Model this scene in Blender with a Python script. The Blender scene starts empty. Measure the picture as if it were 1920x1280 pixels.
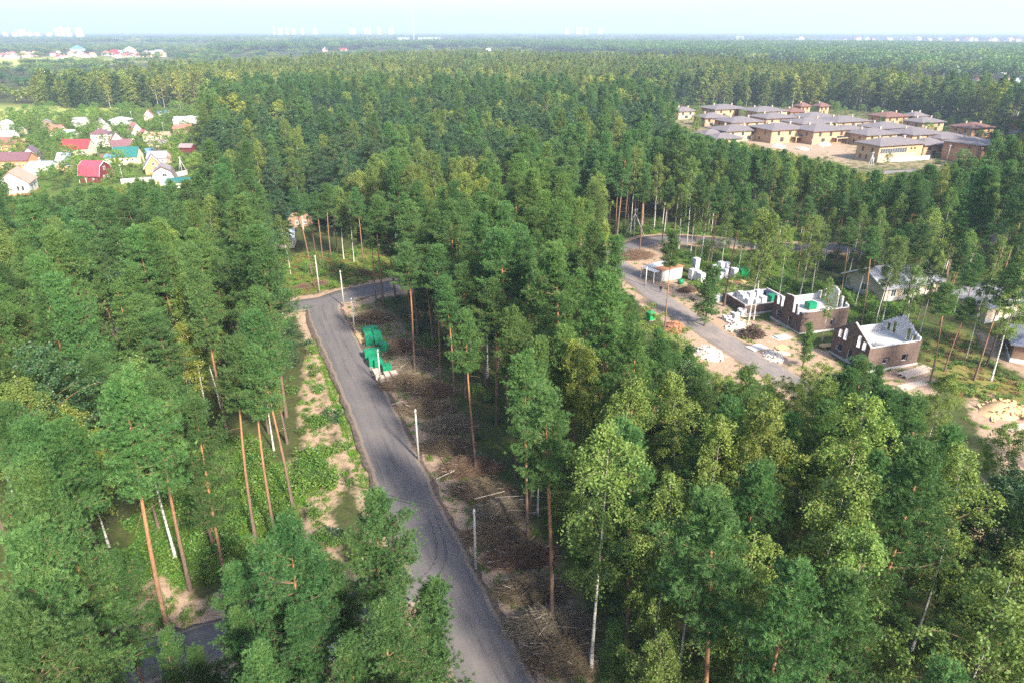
import bpy, math, random
import numpy as np

# ------------------------------------------------------------------ camera, sky, sun, exposure
SC = bpy.context.scene
COL = SC.collection
CAM_H = 50.0
PITCH = math.atan(580 / 1280.0)
cam_d = bpy.data.cameras.new("camera")
cam_d.sensor_width = 36.0
cam_d.lens = 24.0
cam_d.clip_start = 0.5
cam_d.clip_end = 60000.0
cam = bpy.data.objects.new("camera", cam_d)
cam.location = (0, 0, CAM_H)
cam.rotation_euler = (math.pi / 2 - PITCH, 0, 0)
COL.objects.link(cam)
SC.camera = cam

SUN_AZ = math.atan2(0.52, -0.74)      # from +Y towards +X: the sun stands behind the camera, to its right
SUN_EL = math.radians(35)
W = bpy.data.worlds.new("World"); SC.world = W; W.use_nodes = True
wn = W.node_tree; wn.nodes.clear()
sky = wn.nodes.new("ShaderNodeTexSky"); sky.sky_type = 'NISHITA'; sky.sun_disc = False
sky.sun_elevation = SUN_EL; sky.sun_rotation = SUN_AZ
sky.altitude = 0; sky.air_density = 1.0; sky.dust_density = 2.2; sky.ozone_density = 1.3
bg = wn.nodes.new("ShaderNodeBackground"); bg.inputs[1].default_value = 0.13
wo = wn.nodes.new("ShaderNodeOutputWorld")
wn.links.new(sky.outputs[0], bg.inputs[0]); wn.links.new(bg.outputs[0], wo.inputs[0])
sun_d = bpy.data.lights.new("sun", 'SUN'); sun_d.energy = 3.9; sun_d.angle = math.radians(4.5)
sun_d.color = (1.0, 0.92, 0.76)
sun = bpy.data.objects.new("sun", sun_d)
from mathutils import Vector, Matrix
_ts = Vector((math.sin(SUN_AZ) * math.cos(SUN_EL), math.cos(SUN_AZ) * math.cos(SUN_EL), math.sin(SUN_EL)))
sun.rotation_euler = (-_ts).to_track_quat('-Z', 'Y').to_euler()
sun.location = (200, -150, 300)
COL.objects.link(sun)
SC.view_settings.view_transform = 'Standard'; SC.view_settings.look = 'None'
SC.view_settings.gamma = 1.0; SC.view_settings.use_curve_mapping = False
SC.view_settings.exposure = 1.7
cy = SC.cycles
cy.max_bounces = 5; cy.diffuse_bounces = 3; cy.glossy_bounces = 2; cy.transmission_bounces = 3
cy.transparent_max_bounces = 6; cy.volume_bounces = 0
cy.sample_clamp_indirect = 6.0; cy.caustics_reflective = False; cy.caustics_refractive = False
cy.use_denoising = False; cy.use_adaptive_sampling = False

# ------------------------------------------------------------------ projection helpers (photo pixel <-> place)
FPX = 1280.0; SN, CS = math.sin(PITCH), math.cos(PITCH)
def G(px, py, z=0.0):
    dx, dy = px - 960.0, py - 640.0
    t = (CAM_H - z) / (FPX * SN + CS * dy)
    return (dx * t, (FPX * CS - SN * dy) * t)
def PX(x, y, z):
    zz = z - CAM_H; d = y * CS - zz * SN; v = -(y * SN + zz * CS)
    return (960 + FPX * x / d, 640 + FPX * v / d, d)
def poly(pts, z=0.0):
    return [G(p[0], p[1], z) for p in pts]
def inside(pl, x, y):
    """vectorised point-in-polygon"""
    x = np.asarray(x, float); y = np.asarray(y, float)
    r = np.zeros(x.shape, bool); n = len(pl)
    for i in range(n):
        x1, y1 = pl[i]; x2, y2 = pl[(i + 1) % n]
        if y1 == y2: continue
        c = ((y1 > y) != (y2 > y)) & (x < (x2 - x1) * (y - y1) / (y2 - y1) + x1)
        r ^= c
    return r
def seg_dist(pts, x, y, closed=False):
    x = np.asarray(x, float); y = np.asarray(y, float)
    best = np.full(x.shape, 1e9); n = len(pts)
    for i in range(n if closed else n - 1):
        ax, ay = pts[i]; bx, by = pts[(i + 1) % n]
        dx, dy = bx - ax, by - ay; L = dx * dx + dy * dy + 1e-9
        t = np.clip(((x - ax) * dx + (y - ay) * dy) / L, 0, 1)
        best = np.minimum(best, np.hypot(x - ax - t * dx, y - ay - t * dy))
    return best
def sdist(pl, x, y):
    d = seg_dist(pl, x, y, True)
    return np.where(inside(pl, x, y), -d, d)

# ------------------------------------------------------------------ object helpers
def tag(o, label=None, cat=None, group=None, kind=None):
    if label: o["label"] = label
    if cat: o["category"] = cat
    if group: o["group"] = group
    if kind: o["kind"] = kind
    return o
def link(name, me, mats=None, parent=None, loc=None, rz=0.0):
    o = bpy.data.objects.new(name, me)
    COL.objects.link(o)
    if mats is not None and me is not None and len(me.materials) == 0:
        for m in (mats if isinstance(mats, (list, tuple)) else [mats]): me.materials.append(m)
    if parent is not None: o.parent = parent
    if loc is not None: o.location = loc
    if rz: o.rotation_euler = (0, 0, rz)
    return o
def empty(name, loc=(0, 0, 0), rz=0.0, label=None, cat=None, group=None):
    o = bpy.data.objects.new(name, None); COL.objects.link(o)
    o.location = loc; o.rotation_euler = (0, 0, rz); o.empty_display_size = 0.3
    return tag(o, label, cat, group)
def np_mesh(name, V, Fc, mats=None, midx=None, smooth=False):
    """V (n,3); Fc (m,3) or (m,4) or list of such arrays"""
    me = bpy.data.meshes.new(name)
    V = np.asarray(V, np.float32)
    if not isinstance(Fc, list): Fc = [Fc]
    Fc = [np.asarray(f, np.int32) for f in Fc if len(f)]
    me.vertices.add(len(V)); me.vertices.foreach_set("co", V.ravel())
    nl = sum(f.size for f in Fc); npoly = sum(len(f) for f in Fc)
    me.loops.add(nl); me.polygons.add(npoly)
    me.loops.foreach_set("vertex_index", np.concatenate([f.ravel() for f in Fc]))
    st = []; k = 0
    for f in Fc:
        st.append(k + np.arange(len(f)) * f.shape[1]); k += f.size
    me.polygons.foreach_set("loop_start", np.concatenate(st).astype(np.int32))
    if midx is not None: me.polygons.foreach_set("material_index", np.asarray(midx, np.int32))
    if smooth: me.polygons.foreach_set("use_smooth", np.ones(npoly, bool))
    me.update(calc_edges=True)
    if mats:
        for m in (mats if isinstance(mats, (list, tuple)) else [mats]): me.materials.append(m)
    return me
class MB:
    """collects boxes, tubes and polygons into one mesh"""
    def __init__(s): s.v = []; s.f = []
    def add(s, vs, fs):
        k = len(s.v); s.v += [tuple(v) for v in vs]; s.f += [tuple(i + k for i in f) for f in fs]; return s
    def box(s, x0, x1, y0, y1, z0, z1):
        return s.add([(x0,y0,z0),(x1,y0,z0),(x1,y1,z0),(x0,y1,z0),(x0,y0,z1),(x1,y0,z1),(x1,y1,z1),(x0,y1,z1)],
                     [(3,2,1,0),(4,5,6,7),(0,1,5,4),(1,2,6,5),(2,3,7,6),(3,0,4,7)])
    def obox(s, c, L, Wd, Hh, rz=0.0, tilt=0.0, roll=0.0):
        m = Matrix.Rotation(rz, 3, 'Z') @ Matrix.Rotation(tilt, 3, 'Y') @ Matrix.Rotation(roll, 3, 'X')
        vs = []
        for z in (-.5, .5):
            for (a, b) in ((-.5,-.5),(.5,-.5),(.5,.5),(-.5,.5)):
                p = m @ Vector((a * L, b * Wd, z * Hh)); vs.append((c[0]+p.x, c[1]+p.y, c[2]+p.z))
        return s.add(vs, [(3,2,1,0),(4,5,6,7),(0,1,5,4),(1,2,6,5),(2,3,7,6),(3,0,4,7)])
    def tube(s, pts, rad, n=6, cap=True):
        pts = [Vector(p) for p in pts]; rings = []; k = len(s.v)
        for i, p in enumerate(pts):
            d = (pts[min(i+1, len(pts)-1)] - pts[max(i-1, 0)]).normalized()
            a = d.orthogonal().normalized() if abs(d.z) < .95 else (Vector((1,0,0)) - d * d.x).normalized()
            b = d.cross(a); r = rad[i] if hasattr(rad, '__len__') else rad
            for j in range(n):
                q = p + (a * math.cos(2*math.pi*j/n) + b * math.sin(2*math.pi*j/n)) * r
                s.v.append((q.x, q.y, q.z))
        for i in range(len(pts)-1):
            for j in range(n):
                s.f.append((k+i*n+j, k+i*n+(j+1)%n, k+(i+1)*n+(j+1)%n, k+(i+1)*n+j))
        if cap:
            s.f.append(tuple(k+j for j in range(n))[::-1]); s.f.append(tuple(k+(len(pts)-1)*n+j for j in range(n)))
        return s
    def mesh(s, name, mat=None, smooth=False):
        me = bpy.data.meshes.new(name); me.from_pydata(s.v, [], s.f)
        if smooth:
            for p in me.polygons: p.use_smooth = True
        if mat is not None:
            for m in (mat if isinstance(mat, (list, tuple)) else [mat]): me.materials.append(m)
        return me
    def obj(s, name, mat, parent=None, smooth=False, loc=None, rz=0.0):
        return link(name, s.mesh(name, mat, smooth), None, parent, loc, rz)

REG = []      # countable look-alikes: (object, what, place, photo x, distance) - labelled one by one at the end
ORD = ['leftmost', 'second', 'third', 'fourth', 'fifth', 'sixth', 'seventh', 'eighth', 'ninth', 'tenth', 'eleventh', 'twelfth', 'thirteenth', 'fourteenth', 'fifteenth', 'sixteenth']
def label_all():
    """tell look-alikes apart: depth band and side of their place, then counted from the left"""
    places = {}
    for r in REG: places.setdefault((r[1], r[2]), []).append(r)
    for (what, place), rs in places.items():
        n = len(rs); nb = 1 if n <= 6 else 2 if n <= 14 else 3; ns = 1 if n <= 18 else 3
        rs.sort(key=lambda r: r[4])
        for b in range(nb):
            band = sorted(rs[b * n // nb:(b + 1) * n // nb], key=lambda r: r[3]); m = len(band)
            for s in range(ns):
                part = band[s * m // ns:(s + 1) * m // ns]
                where = [[''], ['near', 'far'], ['near', 'middle', 'far']][nb - 1][b]; side = [[''], [], ['left', 'centre', 'right']][ns - 1][s]
                w = (' ' + ' '.join(q for q in (where, side) if q) + ' part of') if (where or side) else ''
                for i, r in enumerate(part):
                    o_ = ('only ' if len(part) == 1 else ORD[0] + ' ' if i == 0 else 'rightmost ' if i == len(part) - 1 else (ORD[i] if i < 16 else 'a later') + ' from left ')
                    r[0]['label'] = (o_ + what + (',' + w + ' ' if w else ', ') + place)

# ------------------------------------------------------------------ materials
MATS = {}
def new_mat(name):
    m = bpy.data.materials.new(name); m.use_nodes = True; m.node_tree.nodes.clear(); MATS[name] = m
    return m, m.node_tree
def nd(nt, typ, **kw):
    n = nt.nodes.new(typ)
    for k, v in kw.items():
        if k.startswith('i_'):
            key = k[2:]; n.inputs[int(key) if key.isdigit() else key].default_value = v
        else: setattr(n, k, v)
    return n
def mix_rgb(nt, fac, a, b, blend='MIX'):
    n = nt.nodes.new("ShaderNodeMix"); n.data_type = 'RGBA'; n.blend_type = blend
    for i, v in ((0, fac), (6, a), (7, b)):
        if isinstance(v, (int, float)): n.inputs[i].default_value = v
        elif isinstance(v, (tuple, list)): n.inputs[i].default_value = (v[0], v[1], v[2], 1)
        else: nt.links.new(v, n.inputs[i])
    return n.outputs[2]
def ramp(nt, src, stops, interp='LINEAR'):
    n = nt.nodes.new("ShaderNodeValToRGB"); cr = n.color_ramp; cr.interpolation = interp
    while len(cr.elements) < len(stops): cr.elements.new(0.5)
    for e, (p, c) in zip(cr.elements, stops):
        e.position = p; e.color = (c[0], c[1], c[2], 1) if isinstance(c, (tuple, list)) else (c, c, c, 1)
    nt.links.new(src, n.inputs[0]); return n.outputs[0]
def noise(nt, scale, detail=4, rough=.6, coord='Object', vec=None, scl=None):
    if vec is None:
        vec = nt.nodes.new("ShaderNodeTexCoord").outputs[coord]
    if scl:
        mp = nt.nodes.new("ShaderNodeMapping"); mp.inputs['Scale'].default_value = scl
        nt.links.new(vec, mp.inputs[0]); vec = mp.outputs[0]
    n = nd(nt, "ShaderNodeTexNoise"); n.inputs['Scale'].default_value = scale
    n.inputs['Detail'].default_value = detail; n.inputs['Roughness'].default_value = rough
    nt.links.new(vec, n.inputs['Vector']); return n.outputs[0]
def finish(nt, col, rough=.85, spec=.25, bump=None, bump_s=.3, metal=0.0, bdist=.05):
    p = nt.nodes.new("ShaderNodeBsdfPrincipled"); p.inputs['Roughness'].default_value = rough
    p.inputs['Specular IOR Level'].default_value = spec; p.inputs['Metallic'].default_value = metal
    if isinstance(col, (tuple, list)): p.inputs['Base Color'].default_value = (col[0], col[1], col[2], 1)
    else: nt.links.new(col, p.inputs['Base Color'])
    if bump is not None:
        b = nt.nodes.new("ShaderNodeBump"); b.inputs['Strength'].default_value = bump_s; b.inputs['Distance'].default_value = bdist
        nt.links.new(bump, b.inputs['Height']); nt.links.new(b.outputs[0], p.inputs['Normal'])
    o = nt.nodes.new("ShaderNodeOutputMaterial"); nt.links.new(p.outputs[0], o.inputs[0]); return p
def plain(name, col, rough=.8, var=.18, scale=3.0, spec=.25, metal=0.0, bump=.0):
    """a single-colour surface with blotchy grain and wear"""
    m, nt = new_mat(name)
    n1 = noise(nt, scale, 5, .65); n2 = noise(nt, scale * 7, 3, .6)
    dark = tuple(c * (1 - var) for c in col); lite = tuple(min(1, c * (1 + var * .7)) for c in col)
    c = ramp(nt, n1, [(.3, dark), (.7, lite)])
    c = mix_rgb(nt, .35, c, ramp(nt, n2, [(.3, dark), (.7, lite)]))
    oi = nd(nt, "ShaderNodeObjectInfo")
    finish(nt, c, rough, spec, n2 if bump else None, bump, metal); return m
def leaf_mat(name, cols, trans=.32, gloss=.06, rough=.5):
    """foliage: colours drawn per leaf clump and per tree"""
    m, nt = new_mat(name)
    geo = nd(nt, "ShaderNodeNewGeometry"); oi = nd(nt, "ShaderNodeObjectInfo")
    nz = noise(nt, .85, 3, .6); ns = nd(nt, "ShaderNodeMapRange"); ns.inputs[1].default_value = .32; ns.inputs[2].default_value = .68; nt.links.new(nz, ns.inputs[0])
    mxf = nd(nt, "ShaderNodeMix"); mxf.inputs[0].default_value = .55; nt.links.new(geo.outputs['Random Per Island'], mxf.inputs[2]); nt.links.new(ns.outputs[0], mxf.inputs[3])
    base = ramp(nt, mxf.outputs[0], [(i / (len(cols) - 1), c) for i, c in enumerate(cols)])
    hsv = nd(nt, "ShaderNodeHueSaturation")
    def rng(lo, hi, src):
        r = nd(nt, "ShaderNodeMapRange"); r.inputs[3].default_value = lo; r.inputs[4].default_value = hi
        nt.links.new(src, r.inputs[0]); return r.outputs[0]
    mul = nd(nt, "ShaderNodeMath", operation='MULTIPLY'); mul.inputs[1].default_value = 7.31
    fr = nd(nt, "ShaderNodeMath", operation='FRACT')
    nt.links.new(oi.outputs['Random'], mul.inputs[0]); nt.links.new(mul.outputs[0], fr.inputs[0])
    nt.links.new(rng(.482, .514, oi.outputs['Random']), hsv.inputs['Hue'])
    nt.links.new(rng(.78, 1.22, fr.outputs[0]), hsv.inputs['Value'])
    stn = noise(nt, .012, 3, .6, vec=oi.outputs['Location'])      # stands differ in tone
    st2 = ramp(nt, stn, [(.34, (.82, .92, .95)), (.48, (1.05, 1.03, 1)), (.64, (1.55, 1.27, .92))])
    nt.links.new(mix_rgb(nt, 1.0, base, st2, 'MULTIPLY'), hsv.inputs['Color'])
    d = nd(nt, "ShaderNodeBsdfDiffuse"); t = nd(nt, "ShaderNodeBsdfTranslucent"); g = nd(nt, "ShaderNodeBsdfGlossy")
    g.inputs['Roughness'].default_value = rough
    nt.links.new(hsv.outputs[0], d.inputs[0])
    tc = mix_rgb(nt, 1.0, hsv.outputs[0], (1.25, 1.2, .6), 'MULTIPLY'); nt.links.new(tc, t.inputs[0])
    m1 = nd(nt, "ShaderNodeMixShader"); m1.inputs[0].default_value = trans
    nt.links.new(d.outputs[0], m1.inputs[1]); nt.links.new(t.outputs[0], m1.inputs[2])
    m2 = nd(nt, "ShaderNodeMixShader"); m2.inputs[0].default_value = gloss
    g.inputs['Color'].default_value = (.8, .85, .9, 1)
    nt.links.new(m1.outputs[0], m2.inputs[1]); nt.links.new(g.outputs[0], m2.inputs[2])
    o = nd(nt, "ShaderNodeOutputMaterial"); nt.links.new(m2.outputs[0], o.inputs[0]); return m

leaf_mat('pine_needles', [(.027, .076, .025), (.055, .130, .039), (.094, .184, .054), (.145, .238, .070)], .30, .015)
leaf_mat('birch_leaves', [(.066, .120, .028), (.112, .182, .044), (.166, .238, .058), (.230, .292, .072)], .40, .015)
leaf_mat('sunlit_birch_leaves', [(.095, .150, .036), (.150, .210, .050), (.215, .268, .066), (.290, .325, .086)], .40, .015)  # lighter copy of the birch leaves: sunlight put into the colour
leaf_mat('sunny_needles', [(.052, .100, .034), (.092, .152, .048), (.140, .205, .064), (.195, .258, .080)], .30, .015)  # lighter pine needles for the far wood, sunlight painted in
leaf_mat('shaded_alder_leaves', [(.018, .054, .020), (.033, .082, .030), (.052, .110, .038), (.076, .138, .044)], .30, .03)  # alder leaves darkened to carry cloud shade in their colour
leaf_mat('yellow_leaves', [(.14, .20, .030), (.20, .25, .036), (.26, .27, .04)], .40, .05)
leaf_mat('shrub_leaves', [(.055, .13, .020), (.09, .19, .028), (.14, .25, .035), (.20, .29, .04)], .38, .04)
leaf_mat('grass_blades', [(.06, .15, .016), (.10, .22, .022), (.16, .28, .03), (.26, .31, .05)], .35, .03)
leaf_mat('heath_leaves', [(.10, .14, .03), (.20, .16, .05), (.26, .13, .05), (.16, .19, .04)], .3, .03)
def bark_pine():
    m, nt = new_mat('pine_bark')
    tc = nd(nt, "ShaderNodeTexCoord"); sp = nd(nt, "ShaderNodeSeparateXYZ"); nt.links.new(tc.outputs['Object'], sp.inputs[0])
    n = noise(nt, 2.2, 5, .7, vec=tc.outputs['Object'], scl=(1.6, 1.6, .5)); n2 = noise(nt, 9, 4, .7, vec=tc.outputs['Object'], scl=(1, 1, .35))
    ad = nd(nt, "ShaderNodeMath", operation='MULTIPLY_ADD'); ad.inputs[1].default_value = 9.0
    nt.links.new(n, ad.inputs[0]); nt.links.new(sp.outputs[2], ad.inputs[2])
    mr = nd(nt, "ShaderNodeMapRange"); mr.inputs[1].default_value = 8.0; mr.inputs[2].default_value = 19.0
    nt.links.new(ad.outputs[0], mr.inputs[0])
    low = ramp(nt, n2, [(.3, (.075, .052, .042)), (.7, (.20, .145, .115))])
    up = ramp(nt, n2, [(.3, (.22, .105, .052)), (.7, (.42, .22, .115))])
    finish(nt, mix_rgb(nt, mr.outputs[0], low, up), .9, .15, n2, .5)
def bark_birch():
    m, nt = new_mat('birch_bark')
    tc = nd(nt, "ShaderNodeTexCoord")
    n = noise(nt, 2.0, 4, .65, vec=tc.outputs['Object'], scl=(1.3, 1.3, 3.2)); n2 = noise(nt, 6, 3, .6, vec=tc.outputs['Object'])
    c = ramp(nt, n, [(.40, (.03, .028, .026)), (.47, (.45, .43, .40)), (.7, (.68, .66, .62))])
    finish(nt, mix_rgb(nt, .3, c, ramp(nt, n2, [(.3, (.35, .33, .3)), (.7, (.72, .7, .66))]), ), .8, .2)
bark_pine(); bark_birch()
plain('dark_bark', (.085, .07, .055), .9, .35, 6)
plain('limb_bark', (.20, .125, .08), .9, .3, 5)
plain('dead_wood', (.30, .26, .22), .9, .3, 4)
# ------------------------------------------------------------------ tree makers
def unit(a): return a / (np.linalg.norm(a, axis=-1, keepdims=True) + 1e-9)
def blades(P_, D_, n, ln, wd, spread, rng, back=.12):
    """needle sprays: n thin triangles fan out of every shoot P_ along D_"""
    m = len(P_)
    P2 = np.repeat(P_, n, 0); D2 = np.repeat(D_, n, 0)
    d = unit(D2 + rng.normal(0, spread, (m * n, 3)))
    L = ln * rng.uniform(.7, 1.3, (m * n, 1))
    s = unit(np.cross(d, rng.normal(0, 1, (m * n, 3)))) * (wd * rng.uniform(.7, 1.3, (m * n, 1)) * .5)
    b = P2 + rng.normal(0, back, (m * n, 3)) * ln
    V = np.stack([b - s, b + s, b + d * L], 1).reshape(-1, 3)
    F_ = np.arange(m * n * 3).reshape(-1, 3)
    return V, F_
def leaves(P_, ln, wd, rng, droop=.5):
    """each leaf a folded diamond hanging from its twig"""
    m = len(P_)
    d = rng.normal(0, 1, (m, 3)); d[:, 2] = -abs(d[:, 2]) * droop - .1 * droop + (1 - droop) * d[:, 2] * .6
    d = unit(d); L = ln * rng.uniform(.4, 1.6, (m, 1))
    s = unit(np.cross(d, rng.normal(0, 1, (m, 3)))) * (wd * rng.uniform(.7, 1.3, (m, 1)) * .5)
    V = np.stack([P_, P_ + d * L * .45 + s, P_ + d * L, P_ + d * L * .45 - s], 1).reshape(-1, 3)
    return V, np.arange(m * 4).reshape(-1, 4)
def tubes(paths, n=5):
    """paths: list of (pts (k,3), radii (k)) -> one mesh"""
    Vs, Fs, k = [], [], 0
    ang = np.arange(n) * 2 * math.pi / n
    for pts, rad in paths:
        pts = np.asarray(pts, float); rad = np.asarray(rad, float)
        t = unit(np.gradient(pts, axis=0))
        up = np.where(np.abs(t[:, 2:3]) > .9, [[1., 0, 0]], [[0, 0, 1.]])
        a = unit(np.cross(t, up)); b = np.cross(t, a)
        ring = pts[:, None] + (a[:, None] * np.cos(ang)[None, :, None] + b[:, None] * np.sin(ang)[None, :, None]) * rad[:, None, None]
        Vs.append(ring.reshape(-1, 3)); c = len(pts)
        i = np.arange(c - 1)[:, None]; j = np.arange(n)[None]
        Fs.append(np.stack([k + i*n + j, k + i*n + (j+1) % n, k + (i+1)*n + (j+1) % n, k + (i+1)*n + j], -1).reshape(-1, 4))
        k += c * n
    return np.concatenate(Vs), np.concatenate(Fs)
def trunk_path(h, rng, bend=.35, r0=.19, k=9, top=.03, pw=.75):
    z = np.linspace(0, h, k); ph = rng.uniform(0, 6.28, 2)
    w = bend * (z / h) ** 1.4
    x = w * (np.sin(ph[0] + z / h * 2.2) - math.sin(ph[0])); y = w * (np.sin(ph[1] + z / h * 2.6) - math.sin(ph[1]))
    r = r0 * (1 - z / h) ** pw + top; r[0] *= 1.35
    return np.stack([x, y, z - .0], 1), r
def at_h(path, z):
    return np.array([np.interp(z, path[:, 2], path[:, 0]), np.interp(z, path[:, 2], path[:, 1]), z])

def make_pine(seed, h=25., cb=.52, Lmax=2.9, whorls=22, per=4.7, twigs=10, shoots=9, n=14, ln=.25, wd=.036, low=False, youth=0., lean=.35, flat=1.0):
    """Scots pine: bare trunk, whorls of limbs that turn up at the ends and carry brushes of needles"""
    rng = np.random.default_rng(seed)
    tp, tr = trunk_path(h, rng, lean, .11 + h * .003)
    paths = [(tp, tr)]; SP, SD = [], []
    z0 = h * cb; blob = rng.uniform(0, 6.28, 6)
    for w in range(whorls):
        f = (w + .5) / whorls; z = z0 + (h - z0) * (f ** .92) * .985
        prof = ((.62 + 1.9 * f) if f < .2 else .10 + .90 * ((1 - f) / .8) ** .72) if youth == 0 else (1 - f * .9)
        cnt = int(per + rng.uniform(-.8, .9)); a0 = rng.uniform(0, 6.28)
        for i in range(cnt):
            a = a0 + 6.283 * i / cnt + rng.normal(0, .35)
            lob = 1 + .22 * math.sin(a * 2 + blob[0] + z * .4) + .2 * math.sin(a * 3 + blob[1] - z * .7) + .30 * math.cos(a - blob[2]) + .16 * math.sin(z * 1.3 + blob[3])
            L = Lmax * prof * lob * rng.uniform(.65, 1.15)
            if rng.random() < .10: L *= .45
            if L < .35: L = .35
            el = -.12 + 1.05 * f + rng.normal(0, .12)
            base = at_h(tp, z + rng.uniform(-.25, .25)); u = np.array([math.cos(a), math.sin(a), 0])
            s = np.linspace(0, 1, 5)
            pts = base + np.outer(s * L * math.cos(el), u); pts[:, 2] += s * L * math.sin(el) + .22 * L * s ** 2.4 - .08 * L * np.sin(s * 3.1)
            paths.append((pts, (.014 + .010 * L) * (1 - s * .8)))
            side = np.array([-u[1], u[0], 0])
            nt_ = max(3, int(twigs * (.4 + .6 * L / Lmax)))
            for t in range(nt_):
                q = 1.0 if t == 0 else rng.uniform(.22, .98); b = np.array([np.interp(q, s, pts[:, c]) for c in range(3)])
                sg = 1 if t % 2 else -1
                tl = 0 if t == 0 else L * (1.05 - q * .75) * .5 * rng.uniform(.5, 1.2)
                d = unit(u * rng.uniform(.35, .9) + side * sg * rng.uniform(.5, 1.1) + np.array([0, 0, rng.uniform(.05, .5) * flat]))
                e = b + d * tl
                if tl > .3 and not low: paths.append((np.stack([b, (b + e) / 2 + [0, 0, -.03], e]), np.array([.018, .014, .008])))
                k = shoots
                pos = e + rng.normal(0, 1, (k, 3)) * [.32, .32, .17 * flat] - np.outer(rng.uniform(0, 1.0, k) * tl, d)
                SP.append(pos); SD.append(unit(np.tile(d * .55 + [0, 0, .65], (k, 1)) + rng.normal(0, .38, (k, 3))))
    # leader
    k = shoots * 2
    SP.append(at_h(tp, h) + rng.normal(0, .16, (k, 3))); SD.append(unit(rng.normal(0, .5, (k, 3)) + [0, 0, .9]))
    SP = np.concatenate(SP); SD = np.concatenate(SD)
    if not low:   # dead stubs and bare sticks under the crown
        for i in range(int(rng.integers(5, 12))):
            z = rng.uniform(min(.28, cb * .6), cb + .06) * h; a = rng.uniform(0, 6.28); L = rng.uniform(.4, 1.9)
            b = at_h(tp, z); e = b + np.array([math.cos(a) * L, math.sin(a) * L, rng.uniform(-.35, .2)])
            paths.append((np.stack([b, (b + e) / 2 + [0, 0, .06], e]), np.array([.022, .016, .006])))
    LV, LF = blades(SP, SD, n, ln, wd, .48, rng)
    TV, TF = tubes(paths, 4 if low else 6)
    return TV, TF, LV, LF, 8 * (4 if low else 6)
def make_broad(seed, h=22., cb=.36, R=2.6, limbs=56, subs=13, per=27, ln=.16, wd=.125, droop=1.5, top=.9, low=False, r0=.14, stems=1, rise=.9):
    """birch and other leaf trees: ascending limbs, fine twigs that arch over and hang, leaves strung along them"""
    rng = np.random.default_rng(seed)
    paths, LP = [], []
    for sidx in range(stems):
        hh = h * (1 - .12 * sidx); tp, tr = trunk_path(hh, rng, .55, r0, 9, .008, 1.25)
        if stems > 1:
            a = 6.283 * sidx / stems + rng.uniform(0, 1); tp[:, 0] += math.cos(a) * (tp[:, 2] / hh) * 1.4; tp[:, 1] += math.sin(a) * (tp[:, 2] / hh) * 1.4
        paths.append((tp, tr)); z0 = hh * cb; bl = rng.uniform(0, 6.28, 4)
        for i in range(limbs // stems):
            f = ((i + rng.uniform(0, 1)) / (limbs // stems)); z = z0 + (hh - z0) * f * .97
            prof = math.sin(math.pi * min(1, .16 + f * .80)) ** .75
            a = i * 2.4 + rng.normal(0, .4)
            lob = 1 + .30 * math.sin(a * 2 + bl[0] + z * .5) + .22 * math.sin(a * 3 + bl[1] - z * .6)
            L = max(.5, R * prof * lob * rng.uniform(.7, 1.2)); el = rise * rng.uniform(.55, 1.1)
            u = np.array([math.cos(a), math.sin(a), 0]); b = at_h(tp, z)
            s = np.linspace(0, 1, 5); pts = b + np.outer(s * L, u); pts[:, 2] += s * L * math.tan(min(el, 1.15)) * .75 - .35 * L * s ** 2.5
            paths.append((pts, (.008 + .0075 * L) * (1 - s * .85)))
            side = np.array([-u[1], u[0], 0])
            for t in range(subs):
                q = 1.0 if t == 0 else rng.uniform(.3, 1); p = np.array([np.interp(q, s, pts[:, c]) for c in range(3)])
                d = unit(u * rng.uniform(.1, .9) + side * rng.uniform(-1, 1) + [0, 0, rng.uniform(-.1, .6)])
                tl = rng.uniform(.45, 1.35) * (.40 + .17 * R); m = per
                tt = rng.uniform(.05, 1, (m, 1))
                LP.append(p + d * tt * tl + np.array([0, 0, -1.]) * (tt ** 2) * tl * droop + rng.normal(0, .11, (m, 3)))
                if not low and t < 3:
                    e = p + d * tl * .6 - np.array([0, 0, .36 * tl * droop]); paths.append((np.stack([p, (p + e) / 2 + [0, 0, .05], e]), np.array([.012, .009, .004])))
        zz = rng.uniform(z0 + (hh - z0) * .35, hh * 1.01, per * limbs // (2 * stems)); c_ = np.stack([np.interp(zz, tp[:, 2], tp[:, 0]), np.interp(zz, tp[:, 2], tp[:, 1]), zz], 1)
        LP.append(c_ + rng.normal(0, 1, c_.shape) * [.5, .5, .3] * np.minimum(1, (hh * 1.05 - zz) / (hh * .12))[:, None] + rng.normal(0, .12, c_.shape))
    LV, LF = leaves(np.concatenate(LP), ln, wd, rng, .55)
    TV, TF = tubes(paths, 4 if low else 6)
    return TV, TF, LV, LF, (8 * (4 if low else 6) if stems == 1 else 0)
def make_bush(seed, r=1.2, h=1.6, n=900, ln=.16, wd=.13):
    rng = np.random.default_rng(seed)
    c = rng.normal(0, 1, (9, 3)) * [r * .5, r * .5, h * .22] + [0, 0, h * .5]
    k = rng.integers(0, 9, n); d = unit(rng.normal(0, 1, (n, 3))) * rng.uniform(.5, 1, (n, 1)) ** .5
    P_ = c[k] + d * [r * .5, r * .5, h * .33]; P_[:, 2] = np.abs(P_[:, 2]) + .03
    LV, LF = leaves(P_, ln, wd, rng, .3)
    TV, TF = tubes([(np.array([[0, 0, 0], [x[0] * .5, x[1] * .5, x[2] * .6], x]), np.array([.03, .02, .008])) for x in c], 4)
    return TV, TF, LV, LF
KIND = {}     # kind -> list of (trunk mesh, crown mesh, nominal height)
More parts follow.
